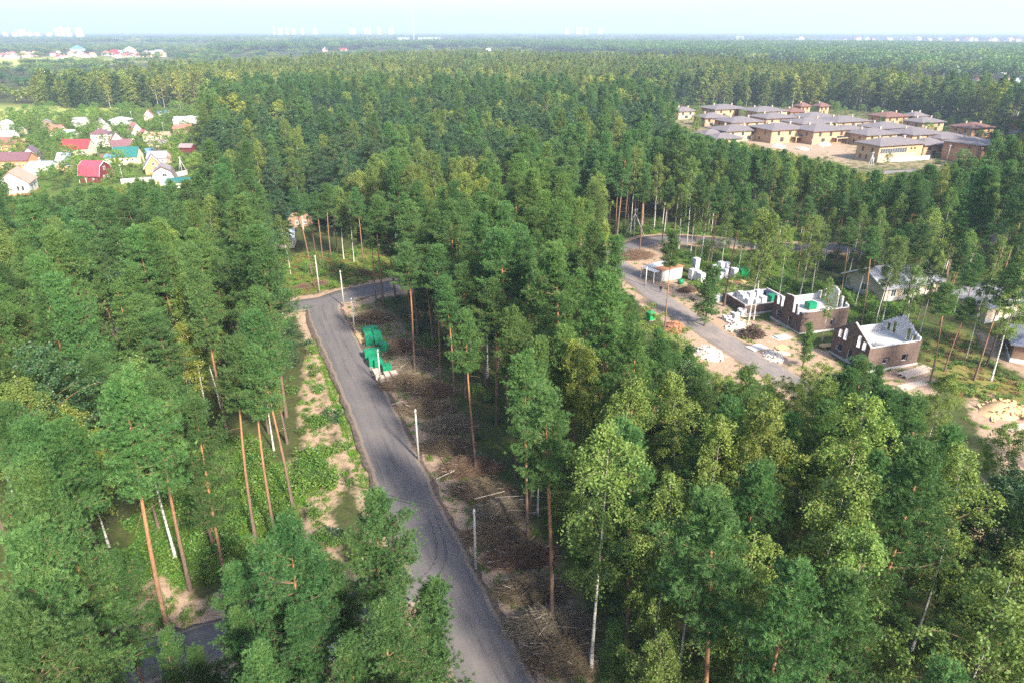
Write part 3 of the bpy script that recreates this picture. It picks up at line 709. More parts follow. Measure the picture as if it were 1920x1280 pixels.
# trees whose foot shows in the photo
for a in [
 (335, 1268, 715, 'tall_pine', "tall pine whose long orange trunk crosses the side road at lower left"),
 (229, 1281, 800, 'tall_pine', "right pine of the close leaning pair beside the side road"),
 (211, 1271, 790, 'tall_pine', "left pine of the close leaning pair beside the side road"),
 (196, 1262, 960, 'birch', "thin birch tucked behind the leaning pine pair"),
 (357, 1105, 715, 'tall_pine', "orange-trunked pine standing at the sandy edge of the green clearing"),
 (402, 1030, 705, 'tall_pine', "slender pine with a round burl of twigs low on its trunk"),
 (479, 1012, 640, 'tall_pine', "thick orange pine at the right edge of the green clearing"),
 (518, 1020, 660, 'tall_pine', "thinner pine just right of the thick orange one by the clearing"),
 (300, 1000, 690, 'tall_pine', None), (258, 955, 660, 'tall_pine', None), (150, 1120, 760, 'tall_pine', None),
 (549, 952, 590, 'tall_pine', "tall bare-trunked pine nearest the sand strip left of the road"),
 (893, 888, 585, 'tall_pine', "very slender orange pine rising alone out of the brush piles"),
 (778, 698, 455, 'tall_pine', "straight pine right behind the green wrapped pallets"),
 (1035, 1175, 745, 'tall_pine', "tall pine beside the white birch right of the lower road"),
 (990, 1010, 660, 'tall_pine', "red-barked pine at the inner edge of the brush piles"),
 (967, 895, 575, 'tall_pine', "dark-trunked pine behind the middle brush piles"),
 (1108, 1255, 772, 'birch', "tall white-trunked birch standing clear right of the lower road"),
 (825, 715, 470, 'tall_pine', None), (852, 770, 520, 'tall_pine', None), (930, 800, 530, 'tall_pine', None), (872, 742, 490, 'tall_pine', None),
 (719, 581, 372, 'tall_pine', "thick pine at the bend just past the junction"), (706, 573, 400, 'tall_pine', None),
 (584, 511, 352, 'tall_pine', "leftmost tall pine on the grassy rise behind the junction"), (607, 503, 358, 'tall_pine', None), (623, 500, 345, 'tall_pine', None),
 (645, 489, 350, 'birch', None), (683, 507, 352, 'tall_pine', "pine standing rightmost on the grassy rise behind the junction"), (545, 513, 400, 'birch', "bushy low birch left of the pines behind the junction"),
 (664, 492, 360, 'birch', None), (592, 478, 362, 'tall_pine', None), (633, 478, 350, 'tall_pine', None),
 (1199, 474, 330, 'tall_pine', "dark bare pine inside the road loop by the brush heap"), (1294, 484, 350, 'birch', None), (1303, 483, 330, 'tall_pine', None), (1315, 481, 345, 'birch', None),
 (1325, 500, 332, 'tall_pine', "forked thick pine behind the white block pallets"), (1332, 501, 345, 'tall_pine', None),
 (1385, 506, 410, 'birch', None), (1443, 525, 385, 'tall_pine', None), (1493, 529, 372, 'tall_pine', "thick straight pine behind the half-built brick houses"), (1500, 552, 400, 'birch', None),
 (1404, 601, 398, 'birch', "left one of two tall birches growing from the uprooted stump heap"),
 (1413, 598, 388, 'birch', "right one of two tall birches growing from the uprooted stump heap"),
 (1357, 576, 352, 'tall_pine', "pine in front of the low brick foundation with dark trunk"),
 (1245, 627, 436, 'tall_pine', "thin sparse-crowned pine beside the dusty road bend"),
 (1321, 612, 500, 'young_pine', "wide layered young pine between dusty road and block foundation"),
 (1541, 640, 520, 'birch', "small pale birch leaning over the front of the stepped brick house"),
 (1505, 688, 608, 'young_pine', "young pine in front of the stepped brick house corner"),
 (1614, 610, 430, 'tall_pine', None), (1641, 607, 440, 'birch', None), (1647, 592, 430, 'tall_pine', None), (1655, 600, 440, 'birch', None), (1692, 593, 420, 'tall_pine', None),
 (1743, 720, 540, 'tall_pine', "broad green pine beside the brick gable shell with boards below"), (1770, 698, 560, 'tall_pine', None),
 (1826, 713, 500, 'tall_pine', None), (1850, 683, 470, 'tall_pine', "bare leaning pine by the brown house at the right edge"), (1858, 713, 450, 'birch', "white spotted birch trunk by the brown house at the right edge"),
 (1460, 562, 420, 'birch', None), (1522, 546, 405, 'birch', None), (1575, 560, 410, 'tall_pine', None), (1602, 577, 430, 'birch', None), (1672, 562, 415, 'tall_pine', None), (1702, 575, 430, 'birch', None), (1725, 622, 470, 'birch', None), (1762, 612, 455, 'tall_pine', None), (1792, 642, 480, 'tall_pine', None), (1812, 668, 520, 'birch', None), (1432, 511, 392, 'birch', None), (1352, 506, 372, 'birch', None), (1402, 499, 375, 'tall_pine', None), (1272, 471, 345, 'birch', None), (1240, 463, 340, 'tall_pine', None), (1366, 471, 350, 'tall_pine', None), (1412, 481, 362, 'birch', None), (1462, 496, 372, 'tall_pine', None), (1532, 506, 385, 'birch', None), (1690, 640, 500, 'birch', None), (1775, 575, 430, 'tall_pine', None), (1880, 655, 470, 'tall_pine', None),
 (1720, 600, 470, 'tall_pine', None), (1590, 520, 380, 'birch', None), (1560, 505, 360, 'tall_pine', None),
]: by_base(*a)
# trees known by their tops
for a in [
 (48, 1088, 25, 'pine', "broad blue-green pine crown filling the bottom left corner"), (135, 1180, 21, 'pine', None), (432, 1058, 18, 'pine', "bushy pine in front of the side road, left of the road verge"),
 (522, 975, 23, 'pine', "feathery pine crown in front of the sand strip, lower left"), (692, 925, 22, 'pine', "dense pine crown overlapping the left road edge"), (725, 1140, 20, 'pine', "lowest pine crown overlapping the road at the bottom"),
 (560, 1140, 19, 'pine', None), (290, 1195, 13, 'pine', None), (648, 1072, 17, 'pine', None), (738, 1022, 16, 'pine', None), (770, 1090, 14, 'young_pine', None), (30, 1010, 24, 'pine', None), (190, 1040, 17, 'pine', None), (592, 1085, 17, 'pine', None), (440, 1150, 16, 'pine', None), (365, 1200, 13, 'pine', None), (500, 1120, 17, 'pine', None), (470, 1235, 19, 'pine', None), (640, 1225, 18, 'pine', None), (85, 850, 26, 'pine', None), (20, 900, 25, 'pine', None),
 (1400, 955, 26, 'tall_pine', "pine with flat layered branches and orange trunk at lower right"), (1500, 1055, 26, 'pine', "nearest bright blue-green pine crown at the bottom right"), (1640, 988, 23, 'birch', "light green birch crown left of the dark pine, bottom right"),
 (1262, 893, 22, 'birch', "slim birch with several pale upright stems right of centre"), (1745, 845, 26, 'pine', None), (1885, 1060, 24, 'birch', None), (1455, 755, 24, 'birch', None),
 (1835, 838, 22, 'birch', None), (1165, 700, 23, 'birch', None), (1215, 800, 23, 'pine', None), (1560, 870, 24, 'birch', None), (1630, 730, 24, 'birch', None), (1780, 690, 17, 'birch', "round weeping birch in front of the heath clearing"),
 (1890, 790, 17, 'birch', None), (230, 662, 24, 'birch', "light birch with open white stem amid the left pines"), (118, 745, 18, 'yellow_birch', "small yellowing birch among the left pines"), (25, 720, 22, 'birch', None), (60, 640, 24, 'alder', None),
 (345, 750, 22, 'pine', None), (1330, 870, 23, 'birch', None), (1290, 690, 21, 'birch', None), (1385, 690, 21, 'pine', None), (1600, 1070, 23, 'pine', None),
 (1250, 168 + 22, 16, 'birch', None), (1306, 197, 18, 'birch', None), (880, 292, 21, 'yellow_birch', "yellow-green birch standing out in the sunlit middle wood"),
]: by_top(*a)

# where the ground shows in the photo no filler crown may stand in front of it
KEEP = [
 [(545, 560), (560, 545), (700, 520), (712, 545), (668, 590), (780, 640), (880, 760), (905, 880), (1010, 1010), (1090, 1160), (1120, 1290), (860, 1290), (850, 1180), (780, 1090), (760, 1010), (700, 930), (650, 925), (600, 960), (590, 870), (580, 760), (578, 640)],
 [(250, 1000), (330, 880), (400, 850), (500, 830), (545, 900), (500, 1010), (490, 1050), (330, 1120), (380, 1180), (330, 1290), (230, 1290), (190, 1180)],
 [(535, 488), (560, 470), (700, 466), (706, 520), (560, 550)],
 [(1150, 446), (1270, 440), (1500, 455), (1540, 520), (1690, 570), (1740, 610), (1920, 640), (1920, 720), (1900, 740), (1740, 740), (1690, 680), (1640, 665), (1590, 620), (1560, 660), (1470, 680), (1440, 705), (1330, 655), (1290, 625), (1215, 560), (1150, 500)],
 [(1640, 508), (1735, 502), (1735, 548), (1640, 560)], [(1825, 562), (1900, 562), (1900, 600), (1825, 600)], [(1790, 226), (1862, 222), (1866, 268), (1790, 290)], [(1888, 212), (1920, 212), (1920, 252), (1888, 252)],
 [(0, 200), (372, 204), (378, 280), (372, 318), (335, 338), (240, 338), (212, 345), (70, 362), (0, 368)],
 [(1195, 196), (1300, 195), (1420, 194), (1560, 193), (1745, 200), (1800, 235), (1850, 252), (1845, 290), (1740, 305), (1700, 322), (1610, 318), (1590, 305), (1430, 272), (1312, 250), (1240, 212)],
 [(545, 346), (640, 346), (650, 360), (550, 362)], [(0, 196), (110, 196), (60, 225), (0, 225)], [(1815, 745), (1920, 745), (1920, 830), (1850, 800)],
]
Z_HID = poly([(395, 405), (470, 400), (590, 440), (690, 465), (560, 475), (450, 450)])
OPEN = [Z_BRUSH, Z_HID] + Z_HERB + [Z_JUNC, Z_SITE, Z_VILLAGE, Z_FIELD, Z_COTT, Z_PATH] + Z_LEFTSAND
LOOSE = [Z_BRUSH, Z_JUNC, Z_SITE] + Z_HERB
def crown_hits(x, y, h, cb, r):
    """does the crown stand in front of open ground that the photo shows?"""
    hit = np.zeros(len(x), bool)
    for f in (cb, (cb + 1) / 2, 1.0):
        for s in (-.75, 0, .75):
            px, py, d = PX(x + s * r, y, h * f)
            for k in KEEP: hit |= inside(k, px, py)
    return hit
def cands(y0, y1, st, margin):
    out = []
    ys = np.arange(y0, y1, st)
    for yy in ys:
        hwid = .77 * max(yy, 20) + margin
        xs = np.arange(-hwid, hwid, st); out.append(np.stack([xs, np.full(len(xs), yy)], 1))
    p = np.concatenate(out); return p + R_.uniform(-.48, .48, p.shape) * st
def not_open(p, buf=2.2):
    ok = road_dist(p[:, 0], p[:, 1]) > buf
    for o in OPEN: ok &= ~inside(o, p[:, 0], p[:, 1])
    return ok
def wave(x, y, s, a): return np.sin(x / s + a) * np.sin(y / s * 1.13 + 2 * a) + .5 * np.sin((x + y) / s * 1.9 + a * 3)
def kinds_for(p):
    """which kind grows where, after the stands seen; dark and light kinds also paint cloud shade and sun"""
    x, y = p[:, 0], p[:, 1]; n = len(p); px, py, _ = PX(x, y, 20.); u = R_.random(n); k = np.full(n, 'pine', dtype=object)
    w = wave(x, y, 46, 1.2)
    pb = np.full(n, .17); pa = np.full(n, .03)
    right = (px > 1090) & (py > 620); pb[right] = .42; pa[right] = .10
    mid = (px > 660) & (px < 1100) & (py > 330) & (py < 760); pb[mid] = .14
    pb = np.where((px > 1000) & (px < 1160) & (py > 380), .4, pb)
    rb = (px > 1120) & (py < 460); pb[rb] = .40
    sunny = (px > 640) & (px < 960) & (py > 262) & (py < 345); pb[sunny] = .8  # light birches crowded in to paint a sunlit band
    dark = inside([(365, 205), (600, 178), (760, 176), (960, 180), (1240, 195), (1300, 255), (960, 275), (700, 290), (640, 325), (560, 345), (430, 325), (375, 285)], px, py); pa[dark] = .82; pb[dark] = .10  # dark alders stand in for the cloud shadow on this block
    far = y > 430; pb[far] = np.where(w[far] > -.2, .66, .34); pa[far] = np.where(wave(x, y, 70, 2.1)[far] > .75, .5, .05)
    lf = far & (px < 480) & (y < 760); pb[lf] = .62
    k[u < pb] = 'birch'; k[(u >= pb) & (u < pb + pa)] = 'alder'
    yl = (R_.random(n) < np.where(sunny | lf | far, .26, .02)) & (k == 'birch'); k[yl] = 'yellow'  # extra yellow birches tint these parts as if sunlit
    return k
HT = {'pine': (18, 27.5), 'birch': (14.5, 24.5), 'alder': (14, 22), 'yellow': (13, 20)}
fill = []
# 1. filler trees close enough to be told apart
p = cands(8, 330, 4.75, 30); p = p[not_open(p)]
fx = np.array([t[0] for t in trees]); fy = np.array([t[1] for t in trees])
dmin = np.array([np.min(np.hypot(fx - q[0], fy - q[1])) for q in p]); p = p[dmin > 3.4]
p = p[np.hypot(p[:, 0], p[:, 1]) > 14]
k = kinds_for(p); hh = np.array([R_.uniform(*HT[q]) for q in k])
nearcam = p[:, 1] < 45; hh[nearcam] = np.minimum(hh[nearcam], R_.uniform(17, 24, nearcam.sum()))
bad = np.ones(len(p), bool); fit = hh.copy()
for f in (1., .84, .70, .58, .46, .34):                                    # where a full-grown tree would hide open ground a lower one may still fit
    b = bad & ~crown_hits(p[:, 0], p[:, 1], hh * f, .45 if f > .5 else .2, 2.6 * max(f, .6)); fit[b] = hh[b] * f; bad &= ~b
thin = (p[:, 0] < -6) & (p[:, 1] < 75) & (R_.random(len(p)) < np.where(p[:, 1] < 52, .45, .25))
thin |= (p[:, 0] > .74 * p[:, 1]) & (p[:, 1] > 55) & (p[:, 1] < 140) & (R_.random(len(p)) < .75)      # unseen trees right of view thinned out to let sun reach the site
thin |= inside(poly([(1500, 455), (1990, 455), (1990, 660), (1760, 640), (1560, 540)]), p[:, 0], p[:, 1]) & (R_.random(len(p)) < .3)
thin |= inside(poly([(1690, 720), (1990, 700), (1990, 930), (1800, 900)]), p[:, 0], p[:, 1]) & (R_.random(len(p)) < .55)
for q, kk, h_, b, tn, h0_ in zip(p, k, fit, bad, thin, hh):
    if b or tn: continue
    if h_ > h0_ * .55: fill.append((q[0], q[1], h_, kk))
    elif R_.random() < .6: fill.append((q[0], q[1], h_, 'rowan'))
# young trees under the canopy on the right
p = cands(18, 95, 4.2, 10); p = p[not_open(p, 3.)]; px, py, _ = PX(p[:, 0], p[:, 1], 4.)
p = p[(px > 1040) & (R_.random(len(p)) < .55)]
hh = R_.uniform(4, 10, len(p)); bad = crown_hits(p[:, 0], p[:, 1], hh, .2, 1.5)
fill += [(q[0], q[1], h_, 'rowan') for q, h_, b in zip(p, hh, bad) if not b]
# 2. the wood out to its far edge
EDGE1 = [G(a, b + 2.5, 24) for a, b in [(-500, 142), (0, 131), (180, 124), (320, 117), (450, 108), (600, 101), (750, 96), (850, 92), (960, 93), (1100, 98)]] + [G(a, b, 20) for a, b in [(1300, 108), (1500, 121), (1640, 134), (1800, 150), (1960, 160), (2300, 178)]] + [(900, 100), (-900, 100)]
p = cands(330, 1560, 5.6, 30); p = p[inside(EDGE1, p[:, 0], p[:, 1])]; p = p[not_open(p)]
k2 = kinds_for(p); h2 = np.array([R_.uniform(*HT[q]) for q in k2])
ok = np.zeros(len(p), bool)
for f in (1., .8, .6, .42):
    b = ~ok & ~crown_hits(p[:, 0], p[:, 1], h2 * f, .3, 2.4); h2[b] *= f; ok |= b
p, k2, h2 = p[ok], k2[ok], h2[ok]
bad = np.zeros(len(p), bool)
ed = np.min([np.abs(sdist(z, p[:, 0], p[:, 1])) for z in (Z_VILLAGE, Z_FIELD, Z_COTT)], axis=0) < 16
k2[ed & (R_.random(len(p)) < .75)] = 'edge'
mass = [(q[0], q[1], h_, kk) for q, kk, h_ in zip(p, k2, h2)]

# the trees that show largest become single things, the rest one mass of wood
allt = [(t[0], t[1], t[2], t[3], t[4], True) for t in trees] + [(t[0], t[1], t[2], t[3], None, False) for t in fill]
def in_view(t):
    for f in (.55, 1.0):
        a, b, d = PX(t[0], t[1], t[2] * f)
        if d > 0 and -60 < a < 1980 and -20 < b < 1330: return True
    return False
NAMES = {'tall_pine': ('pine_tree', 'pine tree'), 'pine': ('pine_tree', 'pine tree'), 'young_pine': ('young_pine_tree', 'pine tree'), 'birch': ('birch_tree', 'birch tree'), 'birch_pair': ('birch_tree', 'birch tree'),
         'yellow_birch': ('yellowing_birch_tree', 'birch tree'), 'yellow': ('yellowing_birch_tree', 'birch tree'), 'alder': ('alder_tree', 'leaf tree'), 'rowan': ('sapling', 'leaf tree')}
GEN = {'yellow': 'yellow_birch'}
def zone_label(t):
    px, py, d = PX(t[0], t[1], t[2] * .8); kd = t[3]
    what = {'tall_pine': 'bare-trunked pine', 'pine': 'pine', 'birch': 'birch', 'alder': 'dark leaf tree', 'rowan': 'bushy sapling', 'yellow': 'yellow-green birch', 'yellow_birch': 'yellow-green birch', 'young_pine': 'young pine'}[kd]
    if px < 700:
        if py > 900: z = 'nearest trees left of road'
        elif py > 640: z = 'stand beside lower left clearing'
        elif py > 440: z = 'dense stand left of junction'
        else: z = 'stand between junction and village'
    elif px < 1130 and py < 760: z = 'wood between the two roads' if py > 420 else 'sunlit wood behind junction'
    elif px < 1250 and py >= 760: z = 'wood edge by brush piles'
    elif py > 860: z = 'nearest trees at lower right'
    elif py > 600: z = 'thicket below building site'
    elif py > 430: z = 'trees around building site'
    else: z = 'tree belt before far cottages'
    return what, z, px, d
def put_tree(x, y, h, kind, label=None, group=None, vi=None, rz=None):
    kd = GEN.get(kind, kind); vs = KIND[kd]; tm, cm, h0 = vs[R_.integers(len(vs)) if vi is None else vi]
    nm, cat = NAMES[kind]; s = h / h0; w = s * R_.uniform(.88, 1.12) if s < 1.3 else s
    e = empty(nm, (x, y, float(ground_z(np.array([x]), np.array([y]))[0]) - .05), R_.uniform(0, 6.28) if rz is None else rz, label, cat, group)
    e.rotation_euler[0] = R_.normal(0, .022); e.rotation_euler[1] = R_.normal(0, .022)
    e.scale = (max(w, s * .8), max(w, s * .8), s)
    link('trunk', tm, None, e); link('crown', cm, None, e)
    return e
cnt = {}; rest = []
allt.sort(key=lambda t: (not t[5], -(t[2] / max(10, PX(t[0], t[1], t[2] * .7)[2]))))
LIM = {'pine': 240, 'tall_pine': 60, 'birch': 290, 'alder': 120, 'rowan': 150}
for t in allt:
    kd = t[3]; lim = LIM.get(kd, 60)
    if in_view(t) and cnt.get(kd, 0) < lim:
        cnt[kd] = cnt.get(kd, 0) + 1
        wh, zn, zx, zd = zone_label(t)
        e_ = put_tree(t[0], t[1], t[2], kd, t[4], None if t[4] else wh + ' trees: ' + zn)
        if not t[4]: REG.append((e_, wh, zn, zx, zd))
    else: rest.append((t[0], t[1], t[2], {'tall_pine': 'pine', 'young_pine': 'pine', 'yellow_birch': 'yellow', 'rowan': 'birch'}.get(kd, kd)))
print('single trees', cnt, 'rest', len(rest), 'mass', len(mass))
H0 = {'edge': 18, 'pine': 25, 'birch': 22, 'alder': 20, 'yellow': 19}
def make_mass(name, lst, label, cat, remap=None):
    P_ = np.array([(t[0], t[1], 0) for t in lst]); kd = [t[3] for t in lst]
    idx = []
    for t, q in zip(lst, kd):
        q2 = (remap or {}).get(q, q) if t[1] > 480 else q
        idx.append(PIDX[q2][R_.integers(len(PIDX[q2]))])
    s = np.array([t[2] / H0[q] for t, q in zip(lst, kd)]); w = s * R_.uniform(.9, 1.2, len(s))
    rot = np.zeros((len(s), 3)); rot[:, 2] = R_.uniform(0, 6.28, len(s)); rot[:, :2] = R_.normal(0, .03, (len(s), 2))
    return scatter(name, P_, idx, np.stack([w, w, s], 1), rot, label, cat)
make_mass("woodland", rest, "pines and birches of the near wood beyond the single trees", "forest")
make_mass("forest", mass, "continuous pine and birch forest stretching behind the settlements", "forest", {'pine': 'farpine', 'birch': 'farbirch', 'alder': 'faralder'})

# 3. woods in the distance, in clumps
P3 = cands(560, 3300, 27, 60)
px, py, _ = PX(P3[:, 0], P3[:, 1], 0.)
beyond = ~inside(EDGE1, P3[:, 0], P3[:, 1])
F2 = [G(1990, 174), G(1850, 166), G(1740, 152), G(1600, 138), G(1450, 124), G(1300, 113), G(1100, 101), G(960, 94), G(800, 92), G(560, 96), G(400, 101), G(400, 93), G(560, 89), G(900, 83), G(1300, 85), G(1600, 88), G(1960, 95), G(2300, 105), G(2300, 174)]
f2 = inside(F2, P3[:, 0], P3[:, 1])
loose = beyond & ~f2 & (R_.random(len(P3)) < np.where(px < 420, .42, .16))
keepm = beyond & (f2 | loose)
for z in Z_FARFIELD: keepm &= ~inside(z, P3[:, 0], P3[:, 1])
strip = poly([(-300, 113), (-300, 99), (0, 99.5), (330, 99), (420, 104), (330, 113)]); instrip = inside(strip, P3[:, 0], P3[:, 1])
keepm &= ~(instrip & (R_.random(len(P3)) < .55))
gap = inside(poly([(1730, 166), (1760, 128), (1960, 136), (1960, 172)]), P3[:, 0], P3[:, 1]); keepm &= ~(gap & (R_.random(len(P3)) < .3))
q3 = P3[keepm]; f3 = f2[keepm]
kk = np.where(R_.random(len(q3)) < np.where(f3, .10, .55), 'clumpB', np.where(R_.random(len(q3)) < .4, 'clumpA', 'clumpC'))  # few light clumps in the far belt: cloud shade painted by dark leaves
idx = [PIDX[a][R_.integers(len(PIDX[a]))] for a in kk]; s = R_.uniform(.75, 1.05, len(q3))
sc3 = np.stack([np.where(f3, 1.0, .6) * np.ones(len(q3)), np.where(f3, 1.0, .6), s * np.where(f3, 1.0, .55)], 1)
rot = np.zeros((len(q3), 3)); rot[:, 2] = R_.uniform(0, 6.28, len(q3))
scatter("distant_forest", np.c_[q3, np.zeros(len(q3))], idx, sc3, rot, "dark bluish forest on the plain beyond the nearer woods", "forest")
P4 = np.concatenate([cands(3300, 7000, 75, 100), cands(7000, 24000, 230, 300)])
wv = wave(P4[:, 0] * .12, P4[:, 1] * .32, 46, .7) + R_.normal(0, .35, len(P4))
P4 = P4[(wv > -.1) & ((P4[:, 1] > 4600) | (P4[:, 0] < -700))]
for z in Z_FARFIELD: P4 = P4[~inside(z, P4[:, 0], P4[:, 1])]
idx = [PIDX[a][0] for a in np.where(R_.random(len(P4)) < .4, 'clumpB', 'clumpA')]
w = np.where(P4[:, 1] < 7000, 2.6, 8.0); rot = np.zeros((len(P4), 3)); rot[:, 2] = R_.uniform(0, 6.28, len(P4))
scatter("horizon_woods", np.c_[P4, np.zeros(len(P4))], idx, np.stack([w, w, R_.uniform(.8, 1.15, len(P4))], 1), rot, "thin blue lines of woodland along the horizon", "forest")

# ------------------------------------------------------------------ ground cover
def pts_in(pls, dens, n_max=200000):
    out = []
    for pl in pls:
        xs = [q[0] for q in pl]; ys = [q[1] for q in pl]; ar = (max(xs)-min(xs)) * (max(ys)-min(ys)); n = min(int(ar * dens), n_max)
        q = np.stack([R_.uniform(min(xs), max(xs), n), R_.uniform(min(ys), max(ys), n)], 1); out.append(q[inside(pl, q[:, 0], q[:, 1])])
    q = np.concatenate(out); return q[road_dist(q[:, 0], q[:, 1]) > .5]
def cover(name, q, kinds, lo, hi, label, cat):
    z = ground_z(q[:, 0], q[:, 1]); idx = [PIDX[a][R_.integers(len(PIDX[a]))] for a in R_.choice(kinds, len(q))]
    s = R_.uniform(lo, hi, len(q)); rot = np.zeros((len(q), 3)); rot[:, 2] = R_.uniform(0, 6.28, len(q))
    return scatter(name, np.c_[q, z - .03], idx, np.stack([s, s, s * R_.uniform(.7, 1.2, len(q))], 1), rot, label, cat)
cover("grass", np.concatenate([pts_in(Z_HERB, 2.2), pts_in([Z_STRIP], 6.5), pts_in(Z_SITEGRASS, 1.6), pts_in([Z_JUNC], .9), pts_in([Z_SITE], .2), pts_in([Z_BRUSH], .9), pts_in(Z_LEFTSAND, .8)]), ['grass'], .6, 1.3, "rough bright green grass on verges and clearings", "grass")
cover("herbs", np.concatenate([pts_in(Z_HERB, 1.5), pts_in(Z_SITEGRASS, .35), pts_in(Z_LEFTSAND, .32), pts_in([Z_JUNC], .08)]), ['herb', 'herb', 'bush'], .5, 1.0, "leafy low plants covering the clearing floor", "plants")
cover("heath", np.concatenate([pts_in(Z_HEATH, .6)]), ['heath', 'herb'], .6, 1.2, "rusty and yellow heath plants on open ground", "plants")
u = cands(14, 200, 3.4, 5); u = u[not_open(u, 1.5)]; u = u[R_.random(len(u)) < .55]
cover("undergrowth", u, ['bush', 'darkbush', 'darkbush', 'herb'], .5, 1.25, "shrubs and young shoots on the shaded forest floor", "shrubs")
# ------------------------------------------------------------------ building materials
for nm, col, ro, va, sc_ in [
 ('wall_white', (.62, .60, .56), .85, .08, 1.5), ('wall_cream', (.62, .52, .38), .85, .1, 1.5), ('wall_orange', (.50, .24, .12), .85, .12, 1.5),
 ('wall_beige', (.58, .47, .36), .85, .12, 1.2), ('wall_red_wood', (.14, .026, .029), .8, .15, 1.5), ('wall_brown', (.16, .09, .065), .85, .2, 1.5), ('wall_grey', (.42, .41, .40), .85, .12, 1.5),
 ('wall_ochre', (.48, .30, .165), .88, .14, 1.0), ('wall_pale_ochre', (.52, .40, .26), .88, .12, 1.0), ('wall_tan', (.42, .255, .155), .88, .14, 1.0), ('wall_stone', (.26, .17, .12), .9, .25, 1.5), ('wall_pink', (.66, .45, .40), .85, .1, 1.5),
 ('trim_white', (.80, .79, .77), .6, .05, 2), ('trim_brown', (.14, .075, .05), .7, .15, 2), ('concrete', (.42, .41, .40), .9, .15, 1.2), ('pale_concrete', (.44, .43, .42), .88, .12, 1.5),
 ('chimney_brick', (.55, .38, .24), .9, .2, 4), ('door_brown', (.13, .07, .045), .6, .2, 3), ('steel_grey', (.36, .38, .41), .5, .1, 2), ('navy_sheet', (.02, .03, .06), .5, .2, 2),
 ('film_white', (.50, .51, .55), .3, .10, 2.5), ('film_green', (.010, .20, .10), .32, .30, 2.2), ('bright_green_film', (.01, .28, .085), .32, .2, 2), ('block_grey', (.50, .51, .53), .9, .12, 3), ('stone_beige', (.50, .41, .35), .9, .18, 3),
 ('fresh_board', (.58, .38, .20), .8, .2, 2), ('grey_board', (.46, .38, .32), .85, .25, 2), ('rust_red', (.34, .16, .09), .85, .35, 1.5), ('rubble', (.55, .48, .42), .95, .3, 2),
 ('twig_brown', (.20, .15, .10), .95, .4, 2), ('twig_red', (.19, .125, .085), .95, .4, 2), ('twig_grey', (.23, .19, .14), .95, .4, 2), ('stick_pale', (.52, .43, .35), .9, .3, 3), ('root_brown', (.085, .058, .045), .95, .4, 2), ('cloth_dark', (.018, .018, .024), .9, .3, 8), ('skin', (.45, .28, .2), .6, .1, 8), ('cloth_red', (.4, .03, .04), .8, .2, 4),
 ('cable_black', (.02, .02, .024), .6, .1, 4), ('far_white', (.44, .43, .42), .8, .06, .01), ('far_pink', (.66, .52, .46), .8, .1, .01), ('far_grey', (.45, .46, .48), .8, .1, .01)]:
    plain(nm, col, ro, va, sc_)
def roof_mat(name, col, seams=2.4, var=.14, rough=.45, seam_dark=.8):
    """profiled sheet or shingle roof: fine ribs running down the slope"""
    m, nt = new_mat(name)
    n1 = noise(nt, .7, 5, .6); n2 = noise(nt, 6, 3, .7)
    tc = nd(nt, "ShaderNodeTexCoord"); wv = nd(nt, "ShaderNodeTexWave"); wv.wave_type = 'BANDS'; wv.bands_direction = 'X'
    wv.inputs['Scale'].default_value = seams; nt.links.new(tc.outputs['Object'], wv.inputs[0])
    c = ramp(nt, n1, [(.3, tuple(v * (1 - var) for v in col)), (.7, tuple(min(1, v * (1 + var)) for v in col))])
    c = mix_rgb(nt, ramp(nt, n2, [(.5, 0), (.72, .35)]), c, tuple(v * .7 + .05 for v in col))
    finish(nt, c, rough, .4, wv.outputs[0], .35, bdist=.04)
for nm, col in [('roof_red', (.40, .04, .045)), ('roof_pink', (.34, .06, .09)), ('roof_plum', (.150, .075, .085)), ('roof_teal', (.02, .13, .12)), ('roof_silver', (.38, .43, .48)), ('roof_white', (.52, .52, .53)),
 ('roof_rust', (.36, .135, .10)), ('roof_brown', (.20, .10, .08)), ('roof_tile', (.48, .25, .17)), ('roof_greybrown', (.25, .20, .20)), ('roof_blue', (.10, .22, .42)), ('roof_slate', (.29, .29, .34)), ('roof_shingle', (.15, .128, .132)), ('roof_redshingle', (.15, .075, .06))]:
    roof_mat(nm, col, rough=.7 if 'shingle' in nm else .45)
def glass_mat():
    m, nt = new_mat('window_glass')
    n = noise(nt, .8, 2, .5); finish(nt, ramp(nt, n, [(.4, (.018, .022, .028)), (.65, (.07, .08, .09))]), .08, .6)
glass_mat()
